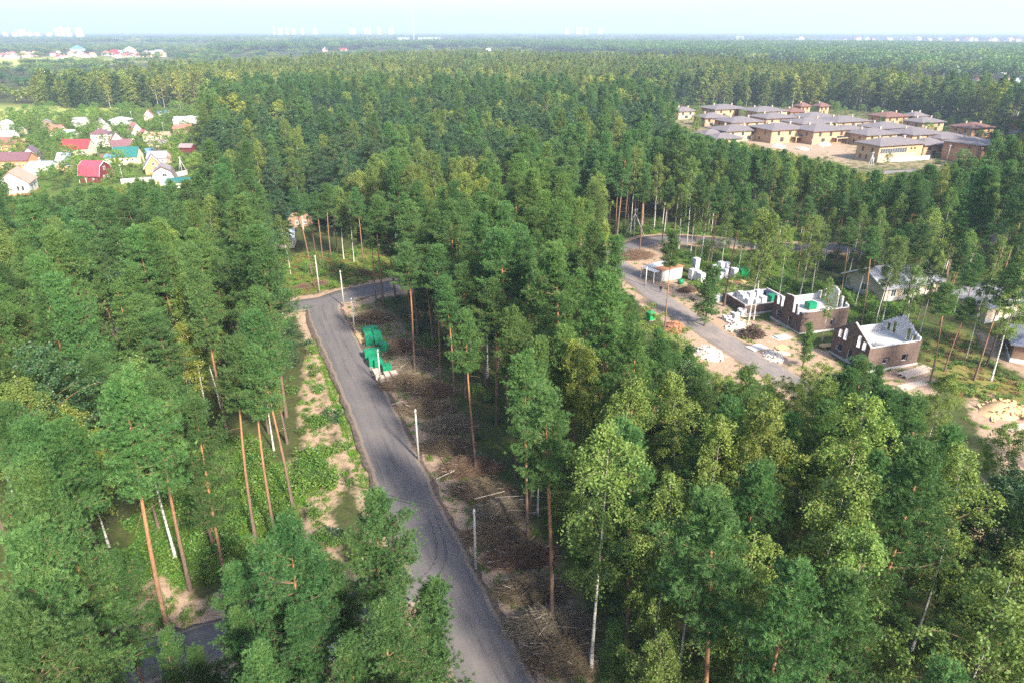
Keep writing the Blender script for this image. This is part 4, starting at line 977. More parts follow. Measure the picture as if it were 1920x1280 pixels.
def masonry(name, brick, mortar, bw, bh, scale=1.0, var=.25, ms=.02, rough=.9):
    m, nt = new_mat(name)
    tc = nd(nt, "ShaderNodeTexCoord"); sp = nd(nt, "ShaderNodeSeparateXYZ"); nt.links.new(tc.outputs['Object'], sp.inputs[0])
    ad = nd(nt, "ShaderNodeMath", operation='ADD'); nt.links.new(sp.outputs[0], ad.inputs[0]); nt.links.new(sp.outputs[1], ad.inputs[1])
    cb = nd(nt, "ShaderNodeCombineXYZ"); nt.links.new(ad.outputs[0], cb.inputs[0]); nt.links.new(sp.outputs[2], cb.inputs[1])
    b = nd(nt, "ShaderNodeTexBrick"); b.inputs['Scale'].default_value = scale; b.inputs['Brick Width'].default_value = bw; b.inputs['Row Height'].default_value = bh
    b.inputs['Mortar Size'].default_value = ms; b.inputs['Color1'].default_value = (*[v * (1 - var) for v in brick], 1); b.inputs['Color2'].default_value = (*[v * (1 + var) for v in brick], 1)
    b.inputs['Mortar'].default_value = (*mortar, 1); nt.links.new(cb.outputs[0], b.inputs[0])
    n = noise(nt, 1.1, 5, .65); c = mix_rgb(nt, .8, b.outputs[0], ramp(nt, n, [(.3, (.6, .6, .6)), (.7, (1.25, 1.22, 1.2))]), 'MULTIPLY')
    finish(nt, c, rough, .15, b.outputs[1], -.4, bdist=.02)
masonry('dark_brick', (.165, .108, .090), (.11, .085, .075), .25, .075)
masonry('aerated_block', (.58, .565, .575), (.30, .29, .31), .62, .26, ms=.022, var=.05)

# ------------------------------------------------------------------ house parts
WIN = {}
def window(parent, face, u, z, w, h, W2, D2, frame='trim_white', off=.0):
    """a frame with its own glass set on the wall; face f/b/l/r of a w x d box"""
    key = (round(w, 2), round(h, 2), frame)
    if key not in WIN:
        fr = MB(); t = .09
        fr.box(-w/2, w/2, -.05, .06, 0, t).box(-w/2, w/2, -.05, .06, h - t, h).box(-w/2, -w/2 + t, -.05, .06, t, h - t).box(w/2 - t, w/2, -.05, .06, t, h - t)
        if w > .9: fr.box(-t*.4, t*.4, -.045, .05, t, h - t)
        WIN[key] = (fr.mesh('window', MATS[frame]), MB().box(-w/2 + t*.8, w/2 - t*.8, -.02, .03, t*.8, h - t*.8).mesh('pane', MATS['window_glass']))
    a = {'f': 0, 'b': math.pi, 'l': -math.pi/2, 'r': math.pi/2}[face]
    p = {'f': (u, -D2 - off, z), 'b': (-u, D2 + off, z), 'l': (-W2 - off, -u, z), 'r': (W2 + off, u, z)}[face]
    f_ = link('window', WIN[key][0], None, parent, p, a); link('pane', WIN[key][1], None, f_)
    return f_
def hip_roof(w, d, z, rise, over, t=.22, axis='x', mid=None):
    """hipped roof with a fascia board; the ridge runs along the longer side"""
    W2, D2 = w/2 + over, d/2 + over; m = MB()
    r = max(abs(W2 - D2), .01)
    rp = [(-r, 0), (r, 0)] if W2 >= D2 else [(0, -r), (0, r)]
    v = [(-W2,-D2,z),(W2,-D2,z),(W2,D2,z),(-W2,D2,z),(-W2,-D2,z-t),(W2,-D2,z-t),(W2,D2,z-t),(-W2,D2,z-t),(*rp[0], z+rise),(*rp[1], z+rise)]
    f = [(0,1,5,4)[::-1],(1,2,6,5)[::-1],(2,3,7,6)[::-1],(3,0,4,7)[::-1],(4,5,6,7)[::-1]]
    f += [(0,1,9,8),(1,2,9),(2,3,8,9),(3,0,8)] if W2 >= D2 else [(0,1,8),(1,2,9,8),(2,3,9),(3,0,8,9)]
    return m.add(v, f)
def prof_house(span, h, rise, kind):
    """top profile of a gable wall, from the left eave to the right"""
    s = span / 2
    if kind == 'gambrel': return [(-s, h), (-s*.72, h + rise*.62), (0, h + rise), (s*.72, h + rise*.62), (s, h)]
    if kind == 'shed': return [(-s, h), (s, h + rise)]
    return [(-s, h), (0, h + rise), (s, h)]
def ext(m, pr, L, axis):
    """extrude a profile polygon (t,z) along the ridge axis"""
    n = len(pr)
    def P3(t, z, e): return (e, t, z) if axis == 'x' else (t, e, z)
    v = [P3(t, z, -L/2) for t, z in pr] + [P3(t, z, L/2) for t, z in pr]
    m.add(v, [tuple(range(n)), tuple(range(2*n-1, n-1, -1))] + [(i, i + n, (i+1) % n + n, (i+1) % n) for i in range(n)])
def house(x, y, rz, w, d, h, roof, rise, wall, roofm, label, axis='x', over=.45, wins=(), chim=0, gable=None, door=None, plinth=None, group=None, name='house', cat='house', frame='trim_white', z0=0.0, trim=None):
    e = empty(name, (x, y, z0), rz, label, cat, group)
    m = MB(); base = 0
    if plinth: MB().box(-w/2 - .06, w/2 + .06, -d/2 - .06, d/2 + .06, -.2, .5).obj('plinth', MATS[plinth], e); base = .5
    if roof == 'hip':
        m.box(-w/2, w/2, -d/2, d/2, base - .2 if not plinth else .5, h - .03); m.obj('wall', MATS[wall], e)
        rf = hip_roof(w, d, h + .2, rise, over).obj('roof', MATS[roofm], e)
    else:
        span = d if axis == 'x' else w; L = w if axis == 'x' else d
        pr = prof_house(span, h, rise, roof)
        ext(m, [(-span/2, base - .2 if not plinth else .5)] + [(t, z - .02) for t, z in pr] + [(span/2, base - .2 if not plinth else .5)], L, axis); m.obj('wall', MATS[wall], e)
        if gable:                         # boarded or plastered gable field, a touch proud of the wall below
            g = MB(); ext(g, [(-span/2 + .02, h - .1)] + [(t * .995, z - .05) for t, z in pr] + [(span/2 - .02, h - .1)], L + .06, axis); g.obj('gable', MATS[gable], e)
        r = MB(); th = .16
        up = [(pr[0][0] - over, pr[0][1] - over * (pr[1][1] - pr[0][1]) / (pr[1][0] - pr[0][0]))] + pr[1:-1] + [(pr[-1][0] + over, pr[-1][1] - over * (pr[-2][1] - pr[-1][1]) / (pr[-1][0] - pr[-2][0]))]
        ext(r, [(t, z + .02) for t, z in up] + [(t, z + .02 + th) for t, z in up[::-1]], L + 2 * over, axis); rf = r.obj('roof', MATS[roofm], e)
        if trim:
            for s in (-1, 1):
                g = MB()
                for (t0, z0_), (t1, z1_) in zip(up[:-1], up[1:]):
                    E0 = s * (L/2 + over + .01); E1 = s * (L/2 + over + .05); q = [(t0, z0_ - .12), (t1, z1_ - .12), (t1, z1_ + .22), (t0, z0_ + .22)]
                    vs = [((E, t, z) if axis == 'x' else (t, E, z)) for E in (E0, E1) for t, z in q]
                    g.add(vs, [(0,1,2,3),(7,6,5,4),(0,4,5,1),(1,5,6,2),(2,6,7,3),(3,7,4,0)])
                g.obj('barge_board', MATS[trim], e)
    for i in range(chim):
        cx, cy_ = ((-w*.22, d*.12), (w*.25, -d*.08), (w*.05, d*.2))[i]; cz = h + rise * .55
        c = MB().box(cx - .35, cx + .35, cy_ - .35, cy_ + .35, h - .1, cz + 1.5).obj('chimney', MATS['chimney_brick'], rf)
        MB().box(cx - .48, cx + .48, cy_ - .48, cy_ + .48, cz + 1.5, cz + 1.64).obj('chimney_cap', MATS['pale_concrete'], rf)
    for wn_ in wins: window(e, wn_[0], wn_[1], wn_[2], wn_[3], wn_[4], w/2, d/2, frame)
    if door:
        f_, u = door; pp = {'f': (u, -d/2, .1), 'l': (-w/2, -u, .1), 'r': (w/2, u, .1)}[f_]
        MB().box(-.5, .5, -.06, .05, 0, 2.1).obj('door', MATS['door_brown'], e, loc=pp, rz={'f': 0, 'l': -math.pi/2, 'r': math.pi/2}[f_])
    return e
def row(face, n, span, z, w, h):
    return [(face, (i - (n - 1) / 2) * span / n, z, w, h) for i in range(n)]

# ------------------------------------------------------------------ village of garden houses on the left (ridge pixel, ridge height)
HOUSES_XY = []
def vill(px, py, hr, rz, w, d, h, roof, wall, roofm, label, **kw):
    x, y = G(px, py, hr * .9); HOUSES_XY.append((x, y, max(w, d) * .52))
    e = house(x, y, math.radians(rz), w, d, h, roof, hr - h if roof != 'shed' else .8, wall, roofm, label, **kw)
    e.scale = (.84, .84, .9); return e
V1 = row
vill(8, 226, 6.5, 12, 7, 8, 3.2, 'gambrel', 'wall_white', 'roof_white', "white gambrel-roofed house at the far left edge of the village", axis='y', wins=row('f', 2, 6, 1.0, 1.0, 1.2))
vill(8, 246, 5.5, 8, 11, 8, 3.2, 'gable', 'wall_white', 'roof_white', "low house with a big plain white roof at the left edge", wins=row('f', 3, 10, 1., 1., 1.1))
vill(14, 257, 6.5, 6, 10.5, 8, 3.4, 'gable', 'wall_orange', 'roof_brown', "brown-roofed house at the left edge below the white roofs", wins=row('f', 3, 9, 1., 1., 1.2))
vill(29, 286, 7.0, 4, 13.5, 9, 4.2, 'gable', 'wall_orange', 'roof_plum', "long house with plum sheet roof and orange brick wall", wins=row('f', 4, 12, 1.3, 1.1, 1.3) + row('r', 1, 4, 1.3, 1.1, 1.3), chim=1)
vill(55, 275, 8.0, 22, 8, 9, 4.0, 'gable', 'wall_white', 'roof_plum', "white plastered gable house behind the plum-roofed one", axis='y', wins=row('f', 2, 5, 1.2, 1., 1.3) + row('f', 1, 4, 4.4, 1., 1.2), over=.6)
vill(78, 303, 3.8, 4, 10, 6.5, 2.6, 'gable', 'wall_white', 'roof_silver', "low shed with pale blue metal roof beside the orange brick house", wins=row('f', 2, 8, .9, .9, .9))
vill(24, 318, 8.6, 20, 11, 12, 4.6, 'gable', 'wall_white', 'roof_tile', "large unfinished white block house with orange tile roof, lower left", axis='y', wins=[('f', -2.6, 1.6, 2.0, 1.8), ('f', 1.6, 1.6, .8, 1.7), ('f', 3.2, 1.6, .8, 1.7)] + row('r', 2, 8, 1.5, 1., 1.5), plinth='wall_orange', frame='trim_brown', over=.7)
vill(45, 316, 6.5, 20, 5, 8, 3.6, 'gable', 'wall_white', 'roof_silver', "narrow white annex with silver roof behind the unfinished block house", axis='y')
vill(143, 262, 7.2, 3, 13.5, 9, 3.6, 'gable', 'wall_beige', 'roof_red', "beige house under a bright red sheet roof", wins=row('f', 4, 12, 1.1, 1.1, 1.2), door=('f', -5), chim=1)
vill(121, 287, 5.6, 3, 6.2, 6.4, 3., 'gable', 'wall_grey', 'roof_silver', "small house with steep pale silver roof left of the crimson one", wins=row('f', 1, 5, 1., 1., 1.))
vill(117, 305, 3.6, 12, 4.6, 4, 2.3, 'gable', 'wall_ochre', 'roof_silver', "little open-gabled garden shed in front of the silver roof", axis='y', wins=row('f', 1, 3, .9, .8, .8))
vill(174, 302, 7.8, -10, 9.5, 8.5, 3.4, 'gambrel', 'wall_red_wood', 'roof_pink', "crimson wooden house with gambrel roof and white windows", axis='x', wins=row('r', 2, 5, 1.1, 1.0, 1.3) + row('r', 1, 4, 4.4, 1.2, 1.4) + row('f', 2, 7, 1.0, 1.0, 1.3), door=('f', 3.6), over=.5, trim='trim_white')
vill(104, 235, 5.8, 3, 8, 7, 3.0, 'gable', 'wall_cream', 'roof_rust', "small house with dull red roof in the orchards", wins=row('f', 2, 6, 1, 1, 1))
vill(86, 225, 6.6, 30, 7, 7, 3.4, 'gambrel', 'wall_stone', 'roof_greybrown', "brown half-hipped dacha next to the field", axis='y', wins=row('f', 1, 4, 3.8, 1., 1.))
vill(127, 244, 5.0, 3, 8.5, 7, 2.8, 'gable', 'wall_white', 'roof_silver', "house with shining silver sheet roof above the bright red one", wins=row('f', 2, 6, 1, 1, 1))
vill(187, 242, 8.6, 14, 9, 8.5, 6.3, 'hip', 'wall_white', 'roof_plum', "tall white two-storey house with small plum hip roof", wins=row('f', 2, 6, 3.9, 1., 1.3) + row('f', 2, 6, 1., 1., 1.3) + row('r', 1, 5, 3.9, 1., 1.3), door=('f', 0))
vill(149, 221, 5.6, 8, 8, 8, 3.0, 'gable', 'wall_white', 'roof_white', "white shining roof among orchards near the yellow field edge", wins=row('f', 2, 6, 1, 1, 1))
vill(189, 222, 8.0, 34, 8, 9, 3.6, 'gable', 'wall_white', 'roof_greybrown', "white steep-gabled house with grey roof behind the two-storey one", axis='y', wins=row('f', 2, 5, 1.1, 1., 1.2) + row('f', 1, 3, 4.0, 1., 1.1))
vill(226, 220, 5.2, 6, 11, 8, 3.6, 'hip', 'wall_white', 'roof_white', "long low white house with flat white hip roof", wins=row('f', 5, 10, 1.2, 1.1, 1.2), over=.9)
vill(251, 230, 9.0, 40, 8.5, 9.5, 3.6, 'gable', 'wall_white', 'roof_rust', "white gable house with maroon roof and pink lean-to", axis='y', wins=row('f', 2, 5, 1.1, 1., 1.2) + row('f', 1, 3, 4.2, 1., 1.2), trim='trim_brown')
vill(269, 243, 6.0, 40, 6, 8, 3.0, 'gable', 'wall_cream', 'roof_pink', "cream annex under a pink roof right of the tall white gable", axis='y', wins=row('f', 2, 4, 1., .9, 1.1))
vill(216, 248, 7.0, 30, 6.5, 7.5, 3.2, 'gable', 'wall_white', 'roof_brown', "small white gable between the two-storey house and the pink annex", axis='y', wins=row('f', 1, 4, 1.1, 1., 1.2))
vill(226, 262, 5.6, 32, 10, 6, 2.9, 'gable', 'wall_white', 'roof_plum', "low plum-roofed house with white porch above the teal roof", wins=row('f', 3, 8, .9, 1., 1.2), door=('f', 2))
vill(236, 276, 7.2, 4, 11.5, 8, 3.6, 'gable', 'wall_cream', 'roof_teal', "cream house with large teal sheet roof", wins=row('f', 4, 10, 1.3, .9, 1.2), chim=1)
vill(209, 290, 3.6, 4, 5.5, 4, 2.6, 'gable', 'wall_white', 'roof_blue', "little blue-roofed shed left of the teal house", wins=row('f', 1, 4, .9, .9, .9))
vill(283, 290, 7.6, 28, 7.6, 8, 3.0, 'gable', 'wall_orange', 'roof_greybrown', "orange gable cottage with white trim by the cone-shaped thujas", axis='y', wins=row('f', 1, 3, 3.4, 1.3, 1.4) + row('f', 2, 5, .9, 1., 1.1), trim='trim_white', over=.6)
vill(296, 284, 5.4, 4, 9, 7, 3.0, 'gable', 'wall_pink', 'roof_slate', "pink-walled house with grey-blue metal roof", wins=row('f', 3, 8, 1., 1., 1.1))
vill(281, 279, 4.2, 4, 5, 4.5, 2.8, 'gable', 'wall_grey', 'roof_blue', "tiny blue-roofed outbuilding behind the grey-blue roof")
vill(303, 309, 7.6, 22, 9, 10, 3.0, 'gambrel', 'wall_white', 'roof_greybrown', "white house with rounded grey roof and a single double window", axis='y', wins=[('f', .8, 3.6, 1.7, 1.4)], chim=1, over=.6, trim='trim_brown')
vill(333, 336, 3.2, 8, 9, 5, 2.3, 'shed', 'wall_white', 'roof_teal', "teal lean-to roof behind the front pines", axis='x')
vill(338, 219, 5.2, 3, 8.2, 8, 2.8, 'gable', 'wall_white', 'roof_white', "square house with brilliant white roof by the wood edge", wins=row('f', 2, 6, 1., 1., 1.))
vill(343, 234, 4.8, 3, 11, 6.5, 2.8, 'gable', 'wall_stone', 'roof_rust', "rust-roofed long shed in front of the brilliant white roof", wins=row('f', 2, 8, 1., 1., 1.))
vill(362, 218, 4.6, 5, 7.5, 7, 2.8, 'gable', 'wall_white', 'roof_white', "white-roofed cabin against the dark wood, last of the row")
vill(277, 206, 6.6, 20, 6.5, 7, 3.2, 'gable', 'wall_pink', 'roof_rust', "small pink gable house at the back of the village under the trees", axis='y', wins=row('f', 1, 4, 3.2, 1., 1.))
vill(300, 248, 3.8, 8, 11, 5, 2.7, 'gable', 'wall_beige', 'roof_tile', "low brick outbuilding with orange roof in mid village", wins=row('f', 3, 9, .9, .9, .9))
vill(297, 262, 4.6, 4, 9.5, 6, 3.0, 'gable', 'wall_beige', 'roof_greybrown', "beige garden house with worn grey roof above the maroon fence", wins=row('f', 3, 8, 1., 1., 1.1))
vill(350, 270, 4.0, -8, 7, 5, 2.6, 'gable', 'wall_red_wood', 'roof_greybrown', "dark maroon shed next to the lawn by the wood")
vill(305, 207, 4.0, 5, 7, 5, 2.6, 'gable', 'wall_white', 'roof_blue', "low white shed with blue roof at the back of the village")
vill(35, 240, 3.6, 6, 6, 5, 2.6, 'gable', 'wall_cream', 'roof_greybrown', "cream garden hut half hidden by orchard trees")
vill(46, 261, 3.8, 6, 8, 4.5, 2.6, 'gable', 'wall_cream', 'roof_tile', "terracotta-roofed low garden house right of the brown roof")
# houses that peep out between the pines in front
vill(412, 385, 6.0, 15, 9, 8, 3.2, 'gable', 'wall_white', 'roof_silver', "white house glimpsed between pines left of the junction", wins=row('f', 3, 8, 1., 1., 1.2))
vill(432, 402, 5.0, 15, 9, 7, 3.0, 'gable', 'wall_grey', 'roof_slate', "grey house glimpsed behind the pine stand above the junction", wins=row('f', 3, 8, 1., 1., 1.2))
vill(512, 430, 4.8, 10, 12, 7, 3.0, 'gable', 'wall_grey', 'roof_silver', "long grey shed behind the birches above the junction", wins=row('f', 3, 10, 1., 1., 1.))
vill(558, 380, 7.0, 20, 8, 8, 3.4, 'gable', 'wall_stone', 'roof_teal', "brown house with green roof behind the tall pine trunks", axis='y', wins=row('f', 2, 5, 1., 1., 1.2))
vill(632, 372, 4.4, 8, 8, 6, 2.8, 'gable', 'wall_white', 'roof_teal', "white cabin with teal roof beside the yellow path")
# village fences and poles
def fence(pts, h, pitch, mat, postmat, label, cat='fence', name='fence', group=None):
    """posts with separate panels between them"""
    e = empty(name, (pts[0][0], pts[0][1], 0), 0, label, cat, group)
    ox, oy = pts[0]
    pm = MB().box(-.06, .06, -.06, .06, -.2, h + .06).mesh('post', MATS[postmat]); pl = {}
    for (ax, ay), (bx, by) in zip(pts[:-1], pts[1:]):
        L = math.hypot(bx - ax, by - ay); n = max(1, round(L / pitch)); a = math.atan2(by - ay, bx - ax); s = L / n
        key = round(s, 2)
        if key not in pl: pl[key] = MB().box(.07, s - .07, -.025, .025, .06, h).box(.07, s - .07, .025, .055, h * .25, h * .25 + .06).box(.07, s - .07, .025, .055, h * .75, h * .75 + .06).mesh('panel', MATS[mat])
        for i in range(n + 1):
            X, Y = ax + (bx - ax) * i / n - ox, ay + (by - ay) * i / n - oy
            link('post', pm, None, e, (X, Y, 0), a)
            if i < n: link('panel', pl[key], None, e, (X, Y, 0), a)
    return e
fence([G(228, 346), G(262, 343), G(285, 342)], 1.9, 2.5, 'pale_concrete', 'concrete', "pale concrete panel fence left of the rounded grey roof")
fence([G(322, 335), G(345, 330), G(352, 328)], 1.9, 2.5, 'pale_concrete', 'concrete', "pale fence right of the white house with rounded roof")
fence([G(258, 290), G(290, 285), G(318, 281)], 1.8, 2.5, 'wall_brown', 'trim_brown', "dark brown fence behind the thuja garden")
fence([G(188, 297), G(216, 294)], 1.8, 2.5, 'wall_brown', 'trim_brown', "dark brown fence between red and teal roofs")
fence([G(150, 344), G(175, 342), G(205, 340)], 1.4, 2.5, 'wall_red_wood', 'trim_white', "crimson picket fence before the crimson house")
fence([G(560, 352), G(600, 362), G(650, 366)], 2.0, 2.5, 'roof_teal', 'steel_grey', "dark teal sheet fence by the yellow path")
def utility_pole(bx, by, h, label, strut=None, group='concrete utility poles', arm=True, lamp=False, cap=True):
    x, y = G(bx, by); e = empty('utility_pole', (x, y, 0), 0, label, 'utility pole', group if label is None else None)
    MB().tube([(0, 0, -.3), (0, 0, h)], [.155, .10], 8).obj('post', MATS['concrete'], e, True)
    if arm:
        MB().box(-.55, .55, -.04, .04, h - .35, h - .27).obj('crossarm', MATS['steel_grey'], e)
        for s in (-.45, 0, .45): MB().tube([(s, 0, h - .27), (s, 0, h - .08)], [.045, .03], 6).obj('insulator', MATS['trim_white'], e)
    else:
        MB().box(-.12, .12, -.10, .10, h - .5, h - .2).obj('clamp', MATS['steel_grey'], e)
    if strut: MB().tube([(-strut[0] * .8, strut[1], -.2), (0, 0, h * .86)], [.13, .08], 8).obj('strut', MATS['pale_concrete'], e, True)
    if strut: MB().tube([(strut[0], strut[1], -.2), (0, 0, h * .86)], [.13, .08], 8).obj('strut', MATS['pale_concrete'], e, True)
    if lamp:
        MB().tube([(0, 0, h - .1), (-.5, -.2, h + .25), (-1.2, -.4, h + .3)], .035, 5).obj('lamp_arm', MATS['steel_grey'], e)
        MB().obox((-1.45, -.5, h + .28), .6, .25, .14, .4).obj('lamp_head', MATS['trim_white'], e)
    return e
for bx, by, tp, st, lab in [(230, 336, 309, None, "concrete pole beside the crimson house"), (342, 326, 294, (2.0, .6), "A-braced concrete pole right of the rounded grey roof"), (183, 291, 264, None, "leaning concrete pole between red roof and teal roof"),
  (247, 221, 209, None, "far pole beside the long white house"), (319, 224, 206, (1.8, .5), "A-braced pole at the back of the village"), (307, 247, 230, None, "pole above the low orange roof"), (425, 342, 312, (1.6, .5), "braced pole among bushes right of the village"), (155, 262, 247, None, "thin pole above the bright red roof")]:
    utility_pole(bx, by, h_for(bx, by, tp), lab, st)

# garden trees, bushes and cone-shaped thujas between the village houses
NAMES['garden_tree'] = ('garden_tree', 'garden tree'); NAMES['shrub'] = ('garden_shrub', 'shrub')
g = cands(195, 500, 5.0, 5); g = g[inside(Z_VILLAGE, g[:, 0], g[:, 1]) & ~inside(Z_FIELD, g[:, 0], g[:, 1])]
ok = np.array([all(math.hypot(q[0] - a, q[1] - b) > r_ + 1.2 for a, b, r_ in HOUSES_XY) for q in g]); g = g[ok]
pxg, pyg, _ = PX(g[:, 0], g[:, 1], 2.0); g = g[(pxg > -40)]
# keep the view onto each house front open
def blocks(q, hgt):
    for a, b, r_ in HOUSES_XY:
        if b > q[1] and abs(a - q[0] * b / q[1]) < r_ * .9 and b - q[1] < (10 if hgt > 3 else 5): return True
    return False
gi = {}; R_.shuffle(g); extra = []
for q in g:
    u = R_.random(); pxx, pyy, _ = PX(q[0], q[1], 2.)
    if pxx < -25 or pxx > 470: continue
    if u < .58 and not blocks(q, 5):
        k_ = 'garden_tree'; h_ = R_.uniform(3.4, 8.4)
    elif u < .9: k_ = 'shrub'; h_ = R_.uniform(1.2, 2.6)
    else: continue
    if gi.get(k_, 0) >= (180 if k_ == 'shrub' else 225): extra.append(q); continue
    zone = 'gardens by the far field' if pyy < 240 and pxx < 170 else 'back gardens of the village' if pyy < 250 else 'left village gardens' if pxx < 120 else 'middle village gardens' if pxx < 250 else 'right village gardens'
    REG.append((put_tree(q[0], q[1], h_, k_, None, k_.replace('_', ' ') + 's ' + zone), 'garden tree' if k_ == 'garden_tree' else 'green shrub', zone, pxx, q[1])); gi[k_] = gi.get(k_, 0) + 1
if extra: cover("garden_bushes", np.array(extra), ['bush', 'darkbush'], .7, 1.3, "remaining small bushes between the village plots", "shrubs")
print('garden plants', gi)
def thuja_mesh(seed, h, r):
    rng = np.random.default_rng(seed); n = 1500
    z = rng.uniform(.03, 1, n); a = rng.uniform(0, 6.28, n); rr_ = r * (1 - z) ** .7 * rng.uniform(.7, 1, n)
    P_ = np.stack([rr_ * np.cos(a), rr_ * np.sin(a), z * h], 1); D_ = unit(np.stack([np.cos(a) * .4, np.sin(a) * .4, np.ones(n)], 1))
    return np_mesh('crown', *blades(P_, D_, 3, .5, .16, .25, rng), MATS['shrub_leaves'])
thm = thuja_mesh(3, 5.0, 1.3); tht = MB().tube([(0, 0, -.1), (0, 0, 2.)], [.12, .08], 6).mesh('trunk', MATS['dark_bark'])
for i, (bx, by, s, lab) in enumerate([(240, 306, 1.0, "leftmost of three cone thujas before the teal-roofed house"), (251, 306, 1.05, "middle cone thuja before the teal-roofed house"), (262, 305, 1.0, "rightmost of three cone thujas before the teal-roofed house"), (222, 309, .7, "small cone thuja right of the crimson house"), (214, 311, .6, "smallest cone thuja hugging the crimson house"), (272, 297, .9, "cone thuja left of the orange gable cottage"), (282, 242, .9, "bright cone thuja by the far white gable")]):
    x, y = G(bx, by); e = empty('thuja', (x, y, 0), i, lab, 'thuja'); e.scale = (s, s, s); link('trunk', tht, None, e); link('crown', thm, None, e)
# ------------------------------------------------------------------ the settlement of hip-roofed cottages on the right
def cottage(px, py, wpx, label, hr=6.9, dep=.78, red=False, low=False, rz=20, wall=None, terrace=False, chim=2, n=3):
    if low: hr = 5.2
    x, y = G(px, py, hr); d_ = y * CS - (hr - CAM_H) * SN
    over = 1.25; W_ = wpx * d_ / FPX * .97; w = max(7, W_ * 1.1 - 2 * over); d = w * dep; h = hr - (2.1 if not low else 1.9)
    HOUSES_XY.append((x, y, w * .6))
    wl = wall or (('wall_ochre', 'wall_tan', 'wall_ochre', 'wall_pale_ochre')[len(HOUSES_XY) % 4] if not red else 'wall_orange')
    e = house(x, y, math.radians(rz), w, d, h, 'hip', hr - h, wl, 'roof_redshingle' if red else 'roof_shingle', label, over=over, chim=chim, name='cottage', cat='cottage', frame='trim_brown',
      wins=(row('f', n, w * .92, h - 2.6, 1.5, 1.9) + (row('f', n - 1, w * .8, .5, 2.2, 2.1) if not low else []) + row('l', 2, d * .9, h - 2.5, 1.1, 1.7) + (row('l', 1, d * .7, .6, 1.1, 1.7) if not low else [])))
    # a belt course between the storeys, dark stone piers at the corners
    if not low: MB().box(-w/2 - .08, w/2 + .08, -d/2 - .08, d/2 + .08, h * .47, h * .47 + .22).obj('belt_course', MATS['wall_pale_ochre'], e)
    for sx in (-1, 1): MB().box(sx * w/2 - .35, sx * w/2 + .35, -d/2 - .12, -d/2 + .35, -.1, h - .06).obj('corner_pier', MATS['wall_stone' if sx < 0 else 'wall_pale_ochre'], e)
    if terrace:
        t = MB().box(w*.05, w*.42, -d/2 - 3.2, -d/2 - .03, h * .42, h * .42 + .3).obj('balcony', MATS['wall_pale_ochre'], e)
        for u in (.08, .39): MB().box(w*u - .2, w*u + .2, -d/2 - 3.1, -d/2 - 2.7, -.1, h * .42).obj('balcony_post', MATS['wall_ochre'], e)
        MB().box(w*.05, w*.42, -d/2 - 3.15, -d/2 - 3.05, h * .42 + .3, h * .42 + 1.2).obj('railing', MATS['window_glass'], e)
    return e
for a in [
 (1205, 204, 46, "cottage half hidden by trees at the left end of the settlement"), (1281, 201, 40, "cottage roof showing between two tall birches"),
 (1355, 196, 70, "rear left cottage with wide roof against the dark forest"), (1333, 212, 52, "cottage just right of the tall birch pair, second row"),
 (1386, 219, 72, "cottage with broad roof in the third row, left side"), (1377, 234, 76, "cottage with pale front in the fourth row, left side"),
 (1431, 200, 70, "rear cottage with two chimneys by the forest edge"), (1449, 212, 68, "second-row cottage below the two-chimney one"),
 (1525, 211, 68, "second-row cottage with two tall chimneys in the centre"), (1515, 221, 74, "third-row cottage in the centre of the settlement"),
 (1580, 218, 76, "cottage with large flat hip roof right of centre"), (1586, 235, 78, "cottage with open terrace behind the rubble yard"),
 (1633, 241, 76, "cottage with stone side wall above the long building"), (1658, 229, 80, "wide-roofed cottage with two chimneys right of centre"),
 (1717, 210, 36, "small grey-roofed cottage among the rear trees"), (1733, 220, 58, "two-storey cottage with grey hip roof by the tall trees"),
 (1717, 240, 80, "cottage with dark tall window behind the long building"), (1742, 197, 14, "tiny roof turret rising over the rear trees")]:
    cottage(*a, n=3 if a[2] > 50 else 2)
cottage(1461, 231, 86, "front two-storey cottage with bright brick face, left of the pair", terrace=True, dep=.8, hr=8.2)
cottage(1537, 233, 84, "front two-storey cottage with bright brick face, right of the pair", terrace=True, dep=.8, hr=8.2)
cottage(1333, 243, 46, "low garage roof at the left of the settlement", low=True, chim=0, n=2)
cottage(1356, 250, 60, "low roof rising out of the trees before the left cottages", low=True, chim=0, n=2)
cottage(1768, 248, 76, "long low roof sloping away behind the orange corner house", low=True, chim=0)
cottage(1738, 259, 62, "lower wing with garage doors right of the long building", hr=7.2, chim=1, n=2)
cottage(1488, 203, 38, "red-roofed cottage at the rear edge, left one", red=True, low=True, chim=1, n=2)
cottage(1506, 193, 22, "tall red-roofed house behind the rear pines", red=True, chim=1, n=2); cottage(1541, 193, 17, "narrow red-roofed house deep among the rear trees", red=True, chim=1, n=2)
cottage(1667, 210, 58, "brick house with reddish roof at the rear of the settlement", red=True); cottage(1825, 230, 60, "brick house with reddish roof on the right, alone among trees", red=True)
cottage(1914, 217, 40, "red-roofed house at the right edge of the picture", red=True, n=2); cottage(1918, 243, 36, "grey roof below the red-roofed house at the right edge", n=2, chim=0)
cottage(1825, 257, 72, "orange-brick corner house with steep hip roof, right", wall='wall_orange', hr=9.4, dep=1.0, chim=1, n=2, rz=30)
